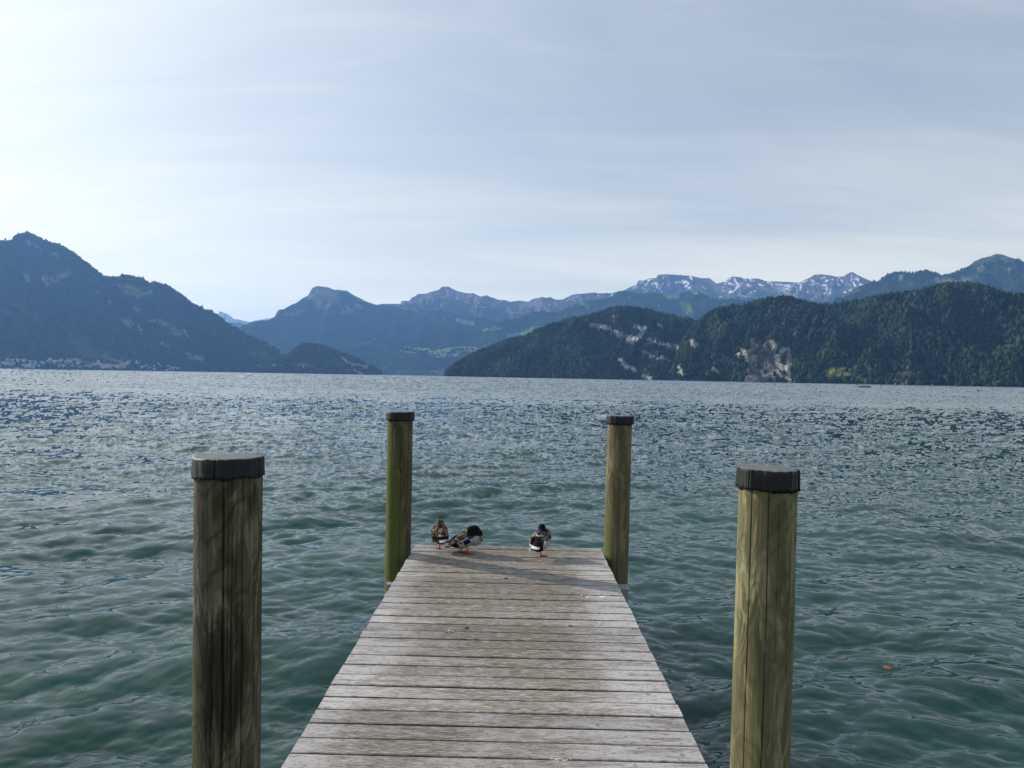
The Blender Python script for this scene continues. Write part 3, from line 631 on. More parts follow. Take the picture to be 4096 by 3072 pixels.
hamlet = [z((x, y), Z6) for x, y in ((385, 165), (360, 205), (500, 172), (460, 168), (640, 170), (770, 175), (825, 165), (840, 180), (870, 195), (890, 182), (855, 205), (905, 190), (935, 260), (970, 268), (700, 205), (285, 222))]
houses(Pm, hamlet, 'houses of the hamlet on the low headland', lambda x, y: 'small white house of the hamlet '+('in the green meadow' if y < 1466 and x > 1180 else 'left of the green meadow' if x < 1180 else 'at the water below the green meadow')+' on the headland', ((11, 21), (6, 11)), 9)
vil = []
for x0, x1, y0, y1, n in ((1010, 1250, 255, 330, 26), (940, 1050, 235, 260, 6), (1060, 1340, 180, 240, 22), (1310, 1520, 255, 315, 18), (1460, 1600, 190, 215, 9), (1600, 1960, 100, 185, 26), (600, 830, 155, 205, 12), (300, 450, 110, 135, 4)):
    for _ in range(n): vil.append(z((rs.uniform(x0, x1), rs.uniform(y0, y1)), Z7))
houses(Nm, vil, 'houses of the village on the green terrace in the distance', lambda x, y: 'tiny white house in the '+('left end' if x < 1725 else 'lower cluster' if y > 1414 else 'right end' if x > 1845 else 'middle')+' of the distant village on the green terrace', ((9, 17), (6, 11)), 12)

# church with pointed tower in the town, long lakeside hotel, hotel with two spires
def spire(parent, x, y, w, h, hs, m1, m2, name='tower'):
    V = [(x-w, y-w, 0), (x+w, y-w, 0), (x+w, y+w, 0), (x-w, y+w, 0), (x-w, y-w, h), (x+w, y-w, h), (x+w, y+w, h), (x-w, y+w, h)]
    t = new_mesh(name, np.array(V), [(0, 1, 5, 4), (1, 2, 6, 5), (2, 3, 7, 6), (3, 0, 4, 7), (4, 5, 6, 7)], m1, False, parent)
    e = w*1.15
    V = [(x-e, y-e, h+0.01), (x+e, y-e, h+0.01), (x+e, y+e, h+0.01), (x-e, y+e, h+0.01), (x, y, h+hs)]
    new_mesh('spire', np.array(V), [(0, 1, 4), (1, 2, 4), (2, 3, 4), (3, 0, 4), (3, 2, 1, 0)], m2, False, t)
def build(name, T, x, y, label, cat, w, d, h, rh, wmat, rmat, towers=()):
    p = locate(T, x, y); e = empty(name, (p[0], p[1], max(p[2], 1.0)), -math.atan2(p[0], p[1])); tag(e, label, cat)
    b = house_mesh('nave' if cat == 'church' else 'main_building', w, d, h, rh, wmat, rmat); b.parent = e
    for tx, tw, th, ts in towers: spire(e, tx, -d/2-tw, tw, th, ts, wmat, rmat)
    return e
build('church', Lm, 268, 1456, 'white church with a pointed tower in the middle of the lakeside town', 'church', 22, 11, 9, 5, HW[0], HR[1], ((-9, 2.6, 20, 14),))
build('hotel', Lm, 24, 1460, 'large grey white hotel with two thin spires at the left end of the town', 'hotel', 56, 16, 22, 6, HW[0], HR[1], ((-6, 2, 26, 12), (12, 2, 26, 12)))
build('hotel', Lm, 448, 1468, 'long white lakeside hotel with a row of gables along the town shore', 'hotel', 122, 16, 17, 6, HW[0], HR[1])
build('hotel', Lm, 492, 1466, 'tall pale hotel block at the right end of the long lakeside hotel', 'hotel', 40, 16, 27, 7, HW[1], HR[0])
build('boathouse', F2, 3165, 1524, 'boathouse with a pale wide roof on the shore below the rock face', 'boathouse', 17, 10, 3.5, 3.2, HW[3], HR[2])

conc = plain('bridge_concrete', (0.42, 0.42, 0.41), 0.9, 0.1)
def viaduct(name, x0, y0, x1, y1, r, thick, piers, label, low):
    a, b = at(x0, y0, r), at(x1, y1, r); c = (a+b)/2; e = empty(name, (c.x, c.y, 0), 0); tag(e, label, 'bridge')
    d = (b-a); n = Vector((-d.y, d.x, 0)).normalized()*6
    V = []
    for q in (a, b):
        for s in (-1, 1):
            for dz in (0, -thick): V.append((q.x+n.x*s-c.x, q.y+n.y*s-c.y, q.z+dz))
    new_mesh('bridge_deck', np.array(V), [(0, 2, 3, 1), (4, 5, 7, 6), (0, 1, 5, 4), (2, 6, 7, 3), (0, 4, 6, 2), (1, 3, 7, 5)], conc, False, e)
    for t in piers:
        q = a+d*t; w = thick*0.5
        V = [(q.x-c.x+sx*w, q.y-c.y+sy*w, zz_) for zz_ in (low, q.z-thick) for sx, sy in ((-1, -1), (1, -1), (1, 1), (-1, 1))]
        new_mesh('pier', np.array(V), [(0, 1, 5, 4), (1, 2, 6, 5), (2, 3, 7, 6), (3, 0, 4, 7), (4, 5, 6, 7)], conc, False, e)
viaduct('viaduct', 1583, 1483.5, 1790, 1487.5, 7750, 3.3, (0.05, 0.17, 0.29, 0.55, 0.63, 0.8), 'long thin road viaduct low over the far shore between the two headlands', -4)
q_ = locate(Pm, 1437, 1474); viaduct('road_bridge', 1402, 1473.5, 1473, 1474.0, float(np.hypot(q_[0], q_[1]))-14, 2.2, (0.35, 0.7, 0.95), 'short pale road bridge under the rock face of the small headland', float(q_[2])-14)

white = plain('white_paint', (0.75, 0.76, 0.76), 0.5, 0.4, 0.05); darkm = plain('dark_rubber', (0.02, 0.02, 0.022), 0.6, 0.3); alum = plain('hull_grey', (0.10, 0.105, 0.11), 0.4, 0.4, 0.08)
def box_mesh(name, dims, loc, mat, parent=None, bev=0.0):
    bm = bmesh.new(); bmesh.ops.create_cube(bm, size=1.0); bmesh.ops.scale(bm, vec=dims, verts=bm.verts); bmesh.ops.translate(bm, vec=loc, verts=bm.verts)
    if bev: bmesh.ops.bevel(bm, geom=bm.edges[:], offset=bev, segments=2, affect='EDGES')
    me = bpy.data.meshes.new(name); bm.to_mesh(me); bm.free(); me.materials.append(mat)
    o = bpy.data.objects.new(name, me); C.objects.link(o)
    if parent: o.parent = parent
    return o
def hull(name, L, B, H, mat, parent, draft=0.25):
    ns, nc = 17, 11; V = []
    for i in range(ns):
        t = i/(ns-1); w = B/2*(1-max(0, (t-0.45)/0.55)**2.2)*(0.9+0.1*min(1, t*4)); sh = H*(1+0.35*t**2.5); x = -L/2+L*t
        for j in range(nc):
            a = math.pi*j/(nc-1); yy = -w*math.cos(a)
            k = math.sin(a)**0.6; V.append((x+0.25*t*(1-k)*H, yy, sh*(1-k)+(-draft*(1-0.8*t**3))*k))
    for i in range(ns):                 # inner skin
        t = i/(ns-1); w = max(0.02, B/2*(1-max(0, (t-0.45)/0.55)**2.2)*(0.9+0.1*min(1, t*4))-0.05); sh = H*(1+0.35*t**2.5); x = -L/2+L*t
        for j in range(nc):
            a = math.pi*j/(nc-1); k = math.sin(a)**0.6; V.append((min(x, L/2-0.1), -w*math.cos(a), sh*(1-k)+0.08*k))
    f = grid_faces(ns, nc).tolist(); n0 = ns*nc; f += [[q+n0 for q in fc[::-1]] for fc in grid_faces(ns, nc).tolist()]
    for i in range(ns-1):
        for j in (0, nc-1):
            a, b = i*nc+j, (i+1)*nc+j; f.append([a, b, b+n0, a+n0])
    for j in range(nc-1): f.append([j, j+1, n0+j+1, n0+j])
    f.append(list(range(nc)))
    return new_mesh(name, np.array(V), f, mat, False, parent)

def blob_mesh(name, items, voxel, smooth_it=3, sm=0.5):
    """one continuous skin grown round overlapping ellipsoids and limbs"""
    bm = bmesh.new()
    for it in items:
        if it[0] == 'e':
            _, c, r, rot = it
            M = Matrix.Translation(c) @ Matrix.Rotation(R(rot[2]), 4, 'Z') @ Matrix.Rotation(R(rot[0]), 4, 'X') @ Matrix.Rotation(R(rot[1]), 4, 'Y') @ Matrix.Diagonal((*r, 1))
            bmesh.ops.create_icosphere(bm, subdivisions=3, radius=1.0, matrix=M)
        else:
            _, a, b, ra, rb = it; a, b = Vector(a), Vector(b); d = b-a
            M = Matrix.Translation((a+b)/2) @ d.to_track_quat('Z', 'Y').to_matrix().to_4x4()
            bmesh.ops.create_cone(bm, cap_ends=True, segments=14, radius1=ra, radius2=rb, depth=d.length, matrix=M)
            bmesh.ops.create_icosphere(bm, subdivisions=2, radius=ra, matrix=Matrix.Translation(a)); bmesh.ops.create_icosphere(bm, subdivisions=2, radius=rb, matrix=Matrix.Translation(b))
    me = bpy.data.meshes.new(name+'_raw'); bm.to_mesh(me); bm.free()
    tmp = bpy.data.objects.new(name+'_raw', me); C.objects.link(tmp)
    md = tmp.modifiers.new('r', 'REMESH'); md.mode = 'VOXEL'; md.voxel_size = voxel
    ms = tmp.modifiers.new('s', 'SMOOTH'); ms.factor = sm; ms.iterations = smooth_it
    dg = bpy.context.evaluated_depsgraph_get(); ev = tmp.evaluated_get(dg)
    out = bpy.data.meshes.new_from_object(ev); out.name = name
    bpy.data.objects.remove(tmp); bpy.data.meshes.remove(me)
    out.polygons.foreach_set('use_smooth', np.full(len(out.polygons), True))
    o = bpy.data.objects.new(name, out); C.objects.link(o)
    co = np.empty(len(out.vertices)*3, np.float32); out.vertices.foreach_get('co', co)
    return o, co.reshape(-1, 3)
vcm = Mat('painted_skin', 0.75, 0.2); vcn = vcm.noise(vcm.pos(), 60, 3)
vcm.set('Base Color', vcm.n('ShaderNodeVectorMath', {0: vcm.n('ShaderNodeVertexColor', layer_name='Col').outputs[0], 'Scale': vcm.ramp(vcn, 0.3, 0.7, 0.75, 1.25)}, operation='SCALE').outputs[0]); VC = vcm.m

bp = on_plane(3460, 1550, 0.0)
hd = -math.atan2(bp.x, bp.y)
boat = empty('motorboat', (bp.x, bp.y, 0.0), hd); tag(boat, 'small open grey motorboat with two people crossing far out before the right shore', 'boat')
hull('hull', 5.4, 1.9, 0.62, alum, boat)
box_mesh('bench', (0.35, 1.5, 0.06), (-1.5, 0, 0.4), white, boat, 0.01); box_mesh('bench', (0.35, 1.5, 0.06), (0.6, 0, 0.42), white, boat, 0.01)
om = box_mesh('outboard_motor', (0.42, 0.34, 0.5), (-2.85, 0, 0.75), darkm, boat, 0.08); box_mesh('motor_leg', (0.14, 0.1, 0.9), (-2.9, 0, 0.1), darkm, om, 0.02)
box_mesh('console', (0.5, 0.6, 0.5), (-0.35, 0.2, 0.6), alum, boat, 0.06)
def seated_person(x, label):
    it = [('c', (0, 0, 0.50), (0.03, 0, 0.95), 0.15, 0.19), ('c', (0.03, 0, 0.95), (0.05, 0, 1.12), 0.10, 0.06), ('e', (0.08, 0, 1.24), (0.10, 0.085, 0.125), (0, 0, 0))]
    for s in (-1, 1):
        it += [('c', (0.0, s*0.1, 0.5), (0.42, s*0.12, 0.52), 0.09, 0.065), ('c', (0.42, s*0.12, 0.52), (0.46, s*0.12, 0.12), 0.06, 0.045), ('e', (0.53, s*0.12, 0.10), (0.13, 0.045, 0.05), (0, 0, 0)),
               ('c', (0.03, s*0.21, 0.98), (0.05, s*0.27, 0.70), 0.06, 0.045), ('c', (0.05, s*0.27, 0.70), (0.30, s*0.16, 0.62), 0.042, 0.032), ('e', (0.36, s*0.15, 0.62), (0.07, 0.035, 0.025), (0, 0, 0))]
    o, co = blob_mesh('person', it, 0.022, 2)
    col = np.where((co[:, 2] > 1.1)[:, None], np.array([0.35, 0.2, 0.14]), np.array([0.02, 0.022, 0.035]))
    col = np.where(((co[:, 2] > 1.28) | ((co[:, 2] > 1.16) & (co[:, 0] < 0.05)))[:, None], np.array([0.03, 0.02, 0.015]), col)
    color_attr(o, col); o.data.materials.append(VC)
    p = Matrix.Rotation(hd, 4, 'Z') @ Vector((x, 0, -0.02)); o.location = (bp.x+p.x, bp.y+p.y, -0.02); o.rotation_euler = (0, 0, hd)
    tag(o, label, 'person')
seated_person(-1.5, 'person in dark clothing seated at the stern by the outboard motor of the boat')
seated_person(0.6, 'person in dark clothing seated forward in the motorboat')

def small_boat(x, y, r, label, L=8):
    p = at(x, y, r); e = empty('motor_yacht', (p.x, p.y, 0), -math.atan2(p.x, p.y)); tag(e, label, 'boat')
    hull('hull', L, L*0.3, L*0.12, white, e); box_mesh('cabin', (L*0.4, L*0.22, L*0.14), (-L*0.05, 0, L*0.17), white, e, 0.1)
    return e
small_boat(3729, 1540, 2150, 'small white boat moored alone off the wooded right shore', 6.5)
small_boat(1083, 1490, 5120, 'white boat lying at the foot of the left mountain, further left of two', 9)
small_boat(1140, 1491, 5120, 'white boat lying below the hamlet, nearer the small headland of two', 12)
fp = at(67, 1470, 5450); fe = empty('passenger_ship', (fp.x, fp.y, 0), -math.atan2(fp.x, fp.y)); tag(fe, 'white passenger ship at the landing of the lakeside town', 'ship')
hull('hull', 40, 8, 2.4, white, fe); box_mesh('deckhouse', (26, 6, 2.6), (-3, 0, 3.6), white, fe, 0.1); box_mesh('wheelhouse', (5, 4, 2.4), (5, 0, 6.1), white, fe, 0.1)

def cyl(name, r0, r1, h, loc, mat, parent=None, seg=12):
    a = np.linspace(0, 2*np.pi, seg, endpoint=False)
    V = [(loc[0]+r*math.cos(t), loc[1]+r*math.sin(t), loc[2]+zz_) for zz_, r in ((0, r0), (h, r1)) for t in a]
    f = [(i, (i+1) % seg, seg+(i+1) % seg, seg+i) for i in range(seg)]+[tuple(range(seg, 2*seg)), tuple(range(seg-1, -1, -1))]
    return new_mesh(name, np.array(V), f, mat, False, parent)
# landing stage things on the right shore
steel = plain('galvanised_steel', (0.33, 0.35, 0.37), 0.55, 0.5, 0.12, 14, 0.3)
for x, y, hgt, lab in ((3178, 1527, 15, 'thin pale flagpole beside the boathouse on the right shore'), (3545, 1538, 11, 'thin mast standing at the water edge left of the landing stage')):
    p = at(x, y, 2330); e = empty('flagpole', (p.x, p.y, 0), 0); tag(e, lab, 'pole'); cyl('pole', 0.28, 0.18, hgt, (0, 0, -1), white, e); cyl('base_block', 0.7, 0.7, 1.6, (0, 0, -1.2), conc, e)
for x, y, lab in ((3581, 1539, 'white post in the water left of the diving platform'), (3610, 1540, 'grey post in the water beside the diving platform')):
    p = at(x, y, 2200); e = empty('mooring_pile', (p.x, p.y, 0)); tag(e, lab, 'post'); cyl('pile', 0.7, 0.65, 4.6, (0, 0, -1), white, e); cyl('pile_cap', 0.8, 0.5, 0.5, (0, 0, 3.6), HR[2], e)
p = at(3624, 1537, 2240); e = empty('diving_platform', (p.x, p.y, 0), -math.atan2(p.x, p.y)); tag(e, 'slanting pale diving platform with a tower at the right shore', 'platform')
cyl('tower', 0.8, 0.7, 13, (1.5, 0, -1), conc, e); box_mesh('platform', (4, 3, 0.5), (1.5, 0, 12.2), conc, e, 0.05)
st = box_mesh('stair', (9, 1.4, 0.5), (0, 0, 0), conc, e, 0.05); st.location = (-2.6, -1.2, 4.4); st.rotation_euler = (0, R(-42), 0)

# individual shore trees before the meadow
def shore_tree(seed):
    g = np.random.default_rng(seed); e = empty('shore_tree', (0, 0, 0))
    H = 15.0
    V = []; Fc = []
    for i, (zz_, rr_) in enumerate(((-2, 0.5), (3, 0.38), (8, 0.25), (12, 0.1))):
        for k in range(7): V.append((rr_*math.cos(k*0.8976)+0.2*math.sin(zz_), rr_*math.sin(k*0.8976), zz_))
    new_mesh('trunk', np.array(V), grid_faces(4, 7, True), BARK, True, e)
    VV, FF, CC = [], [], []; off = 0
    for k in range(70):
        d = g.normal(size=3); d /= np.linalg.norm(d); rr_ = g.random()**0.4
        c = np.array([0, 0, 9.2])+d*rr_*np.array([4.4, 4.4, 6.0])*(1+0.15*g.normal())
        tv, tf, _ = TEMPL[k % 5]; s = 1.3+0.9*g.random()
        V = (tv-np.array([0, 0, 0.52]))*np.array([2*s, 2*s, 1.5*s])*(1+0.15*g.normal(size=(len(tv), 1)))+c
        VV.append(V); FF.append(tf+off); off += len(tv); CC.append(np.repeat(np.array([[0.055, 0.085, 0.028]])*np.exp(0.3*g.normal()), len(tv), 0))
    o = new_mesh('crown', np.concatenate(VV), np.concatenate(FF), FOL, False, e); color_attr(o, np.concatenate(CC))
    return e
BARK = plain('tree_bark', (0.08, 0.065, 0.05), 0.95, 0.1)
tp = [shore_tree(s) for s in (1, 2, 3)]
used = set()
rs = random.Random(8)
for i in range(30):
    x = 3262+i*11.2+rs.uniform(-2, 2); a_, t_ = ray(x, 1540); r_ = np.interp(x, [3200, 4096], [2450, 2300])*1.006+rs.uniform(0, 22)
    k = rs.randrange(3)
    if k not in used: e = tp[k]; used.add(k)
    else:
        e = tp[k].copy(); C.objects.link(e)
        for ch in tp[k].children:
            c2 = ch.copy(); C.objects.link(c2); c2.parent = e
    s = rs.uniform(0.75, 1.35); e.location = (r_*math.sin(a_), r_*math.cos(a_), 0.3); e.rotation_euler = (0, 0, rs.uniform(0, 6.28)); e.scale = (s*0.9, s*0.9, s)
    tag(e, 'leafy green tree in the shore row between the water and the small meadow', 'tree', 'trees in the row between the lake and the meadow')

# birds high in the sky
def flying_bird(x, y, r, bank, label):
    o, co = blob_mesh('flying_bird', [('e', (0, 0, 0), (0.06, 0.2, 0.055), (0, 0, 0)), ('e', (0, 0.2, 0.02), (0.04, 0.06, 0.04), (0, 0, 0)), ('c', (0, 0.25, 0.02), (0, 0.31, 0.01), 0.016, 0.012), ('e', (0, -0.24, 0), (0.06, 0.1, 0.015), (0, 0, 0)),
        ('e', (-0.26, 0.03, 0.05), (0.24, 0.075, 0.018), (0, 14, 10)), ('e', (0.26, 0.03, 0.05), (0.24, 0.075, 0.018), (0, -14, -10)), ('e', (-0.60, -0.02, 0.06), (0.22, 0.05, 0.014), (0, -8, 28)), ('e', (0.60, -0.02, 0.06), (0.22, 0.05, 0.014), (0, 8, -28))], 0.012, 2)
    color_attr(o, np.tile([0.03, 0.03, 0.035], (len(co), 1))); o.data.materials.append(VC)
    o.location = at(x, y, r); o.rotation_euler = (R(5), bank, R(20)); tag(o, label, 'bird')
flying_bird(3467, 909, 300, R(-32), 'small dark bird gliding tilted in the sky, right one of two')
flying_bird(3393, 920, 420, R(-20), 'faint tiny bird in the sky, left one of two')

# ------------------------------------------------------------------ the pier
wood = Mat('weathered_deck_boards', 0.72, 0.35)
bid = wood.n('ShaderNodeAttribute', attribute_name='board').outputs['Fac']
tco = wood.n('ShaderNodeTexCoord').outputs['Object']
offv = wood.n('ShaderNodeCombineXYZ', {0: wood.math('MULTIPLY', bid, 37.7), 1: 0.0, 2: wood.math('MULTIPLY', bid, 11.3)}).outputs[0]
tv_ = wood.n('ShaderNodeVectorMath', {0: tco, 1: offv}, operation='ADD').outputs[0]
def wmap(sc): return wood.n('ShaderNodeMapping', {'Vector': tv_, 'Scale': sc}).outputs[0]
fine = wood.noise(wmap((16, 170, 60)), 1.0, 5, 0.65)
mid = wood.noise(wmap((4.5, 22, 10)), 1.0, 5, 0.6, 0.4)
speck = wood.noise(wmap((34, 120, 60)), 1.0, 4, 0.7)
big = wood.noise(wood.n('ShaderNodeMapping', {'Vector': tco, 'Scale': (1.0, 1.0, 1)}).outputs[0], 1.25, 5, 0.6, 0.5)
big2 = wood.noise(wood.n('ShaderNodeMapping', {'Vector': tv_, 'Scale': (1.4, 4, 1)}).outputs[0], 1.3, 4, 0.6)
xx = wood.n('ShaderNodeSeparateXYZ', {0: tco}).outputs[0]
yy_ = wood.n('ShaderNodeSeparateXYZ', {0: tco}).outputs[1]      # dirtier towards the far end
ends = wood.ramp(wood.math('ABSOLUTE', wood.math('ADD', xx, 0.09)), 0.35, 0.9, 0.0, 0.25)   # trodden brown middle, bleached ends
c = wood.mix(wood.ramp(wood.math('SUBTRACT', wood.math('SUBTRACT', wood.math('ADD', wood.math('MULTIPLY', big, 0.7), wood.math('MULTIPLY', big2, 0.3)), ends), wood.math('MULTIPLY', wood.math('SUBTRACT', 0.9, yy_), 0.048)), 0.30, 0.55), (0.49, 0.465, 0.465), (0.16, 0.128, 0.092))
c = wood.mix(wood.ramp(mid, 0.45, 0.64, 0, 0.68), c, (0.135, 0.105, 0.08))
c = wood.mix(wood.ramp(fine, 0.46, 0.62, 0, 0.7), c, (0.56, 0.54, 0.52))
c = wood.mix(wood.ramp(speck, 0.52, 0.66, 0, 0.85), c, (0.09, 0.075, 0.06))
c = wood.mix(wood.ramp(wood.noise(wmap((5, 60, 20)), 1.0, 6, 0.7), 0.6, 0.72, 0, 0.5), c, (0.62, 0.61, 0.58))
tone = wood.math('ADD', 0.84, wood.math('MULTIPLY', wood.math('FRACT', wood.math('MULTIPLY', bid, 7.31)), 0.36))
zd = wood.n('ShaderNodeSeparateXYZ', {0: tco}).outputs[2]
c = wood.mix(wood.ramp(zd, -0.006, -0.0025), (0.030, 0.012, 0.011), c)      # dirt and algae in the joints
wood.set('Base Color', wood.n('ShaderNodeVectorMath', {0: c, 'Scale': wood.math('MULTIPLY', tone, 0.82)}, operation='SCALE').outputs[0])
wood.set('Roughness', wood.ramp(mid, 0.3, 0.7, 0.6, 0.85))
wood.bump(wood.math('ADD', fine, wood.math('MULTIPLY', speck, 0.6)), 0.55, 0.004)

pier = empty('pier', (0, 3, DECK)); tag(pier, 'narrow grey plank pier running out over the lake between four capped posts', 'pier')
XL, XR, YF, PITCHB = -0.925, 0.820, 6.83, 0.1360
rb = random.Random(5); V = []; Fc = []; BI = []
nb_ = 60
for k in range(nb_):
    y1 = YF-k*PITCHB; gap = rb.uniform(0.0085, 0.0125); y0 = y1-PITCHB+gap
    xl = XL+rb.uniform(-0.004, 0.004); xr = XR+rb.uniform(-0.004, 0.004); zt = rb.uniform(-0.0015, 0.0015); nx = 24
    dl, dr_ = rb.uniform(-0.0015, 0.0015), rb.uniform(-0.0015, 0.0015)
    prof = [(y0, -0.032), (y0, -0.006), (y0+0.001, -0.002), (y0+0.0045, 0.0), ((y0+y1)/2, 0.0008), (y1-0.005, 0.0), (y1-0.0015, -0.0015), (y1, -0.005), (y1, -0.032)]
    b0 = len(V); mprof = len(prof)
    for i in range(nx+1):
        t = i/nx; x = xl+(xr-xl)*t
        wob = 0.0012*math.sin(t*5+k*1.7)+dl*(1-t)+dr_*t
        for (yy, zz_) in prof:
            V.append((x, yy+wob-0.006*x-3, zz_+zt+0.0012*math.sin(t*4+k*2.3)))
    for i in range(nx):
        for j in range(mprof-1):
            a = b0+i*mprof+j; Fc.append((a, a+mprof, a+mprof+1, a+1))
        a = b0+i*mprof; Fc.append((a, a+mprof-1, a+2*mprof-1, a+mprof))
    Fc.append(tuple(b0+j for j in range(mprof))); Fc.append(tuple(b0+nx*mprof+j for j in range(mprof-1, -1, -1)))
    BI += [(k+0.5)/nb_]*((nx+1)*mprof)
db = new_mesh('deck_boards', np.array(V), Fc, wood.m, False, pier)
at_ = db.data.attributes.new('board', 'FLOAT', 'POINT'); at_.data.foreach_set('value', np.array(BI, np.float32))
jm = plain('dark_wet_timber', (0.05, 0.03, 0.025), 0.8, 0.2)
for x in (-0.76, -0.05, 0.66): box_mesh('beam', (0.09, 8.0, 0.14), (x, -0.25, -0.106), jm, pier, 0.004)
for yb_, in ((6.36,), (2.2,)):
    fr = box_mesh('cross_girder', (2.10, 0.15, 0.13), (-0.043, yb_-3, -0.300), steel, pier, 0.006)
    box_mesh('girder_flange', (2.122, 0.155, 0.012), (-0.043, yb_-3, -0.229), steel, fr, 0.002)
for sx in (-0.885, 0.78): box_mesh('side_channel', (0.03, 7.9, 0.11), (sx, -0.25, -0.09), steel, pier, 0.003)

# posts
def post_mat(name, base, dark, light, moss=0.0, mossh=0.5, stain=None, ringk=0.22):
    m = Mat(name, 0.78, 0.25)
    p = m.pos('Object')
    st = lambda s: m.n('ShaderNodeMapping', {'Vector': p, 'Scale': s}).outputs[0]
    n1 = m.noise(st((4, 4, 0.9)), 1.6, 5, 0.6, 0.8); n2 = m.noise(st((70, 70, 2.5)), 1.0, 4, 0.6); n3 = m.noise(st((5, 5, 2.0)), 1.0, 2, 0.45, 0.6)
    ring = m.math('SINE', m.math('MULTIPLY', n3, 95.0)); blot = m.noise(st((10, 10, 2.2)), 1.0, 4, 0.6, 1.2)
    c = m.mix(m.ramp(n1, 0.35, 0.65), dark, base)
    c = m.mix(m.ramp(blot, 0.50, 0.56, 0, 0.8), c, light)
    c = m.mix(m.ramp(m.noise(st((7, 7, 1.5)), 1.3, 4, 0.55, 1.6), 0.52, 0.58, 0, 0.55), c, dark)
    c = m.mix(m.ramp(ring, 0.0, 1.0, 0, ringk), c, tuple(q*0.45 for q in dark))
    c = m.mix(m.ramp(n2, 0.45, 0.7, 0, 0.42), c, tuple(q*0.5 for q in base))
    c = m.mix(m.ramp(m.noise(st((9, 9, 1.6)), 1.0, 3, 0.6, 0.6), 0.60, 0.74, 0, 0.35), c, tuple(q*0.5 for q in dark))
    vk = m.n('ShaderNodeTexVoronoi', {'Vector': st((7, 7, 3.5)), 'Scale': 1.0}).outputs['Distance']      # knots
    c = m.mix(m.ramp(vk, 0.05, 0.10, 0.6, 0.0), c, tuple(q*0.35 for q in dark))
    if stain:
        dv = m.n('ShaderNodeVectorMath', {0: p, 1: stain}, operation='SUBTRACT').outputs[0]
        dv = m.n('ShaderNodeVectorMath', {0: dv, 1: (12.0, 4.0, 3.2)}, operation='MULTIPLY').outputs[0]
        dl = m.math('ADD', m.n('ShaderNodeVectorMath', {0: dv}, operation='LENGTH').outputs['Value'], m.math('MULTIPLY', m.math('SUBTRACT', blot, 0.5), 1.8))
        c = m.mix(m.ramp(dl, 0.5, 1.15, 0.75, 0.0), c, (0.010, 0.009, 0.007))
    if moss:
        sp = m.n('ShaderNodeSeparateXYZ', {0: p}); zz_ = sp.outputs[2]; xm = sp.outputs[0]
        k = m.math('ADD', m.math('SUBTRACT', mossh, zz_), m.math('MULTIPLY', m.math('SUBTRACT', m.noise(st((9, 9, 1.2)), 1.0, 4, 0.6), 0.5), 1.6))
        k = m.math('SUBTRACT', k, m.math('MULTIPLY', xm, 9.0))
        c = m.mix(m.math('MULTIPLY', m.ramp(k, -0.25, 0.45), moss), c, (0.088, 0.102, 0.018))
    m.set('Base Color', c); m.bump(m.math('ADD', m.math('MULTIPLY', n2, 0.7), m.math('MULTIPLY', ring, 0.12)), 0.6, 0.006)
    return m.m
capm = Mat('black_lead_cap', 0.5, 0.3)
cn = capm.noise(capm.pos(), 14, 5, 0.65); cn2 = capm.noise(capm.pos('Object', (1, 1, 0.35)), 45, 4, 0.7)
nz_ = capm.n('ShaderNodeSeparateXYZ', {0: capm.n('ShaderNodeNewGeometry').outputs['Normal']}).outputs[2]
cc = capm.mix(capm.ramp(cn, 0.35, 0.7), (0.006, 0.006, 0.0062), (0.024, 0.024, 0.024))
cc = capm.mix(capm.ramp(cn2, 0.60, 0.74, 0, 0.6), cc, (0.22, 0.225, 0.23))
top_ = capm.math('MULTIPLY', capm.ramp(nz_, 0.6, 0.95), capm.ramp(cn, 0.25, 0.6, 0.35, 0.9))     # paler grey on the flat top
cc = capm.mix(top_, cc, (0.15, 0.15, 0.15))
capm.set('Base Color', cc); capm.set('Roughness', capm.ramp(cn, 0.3, 0.7, 0.38, 0.65)); capm.bump(cn, 0.4, 0.004)
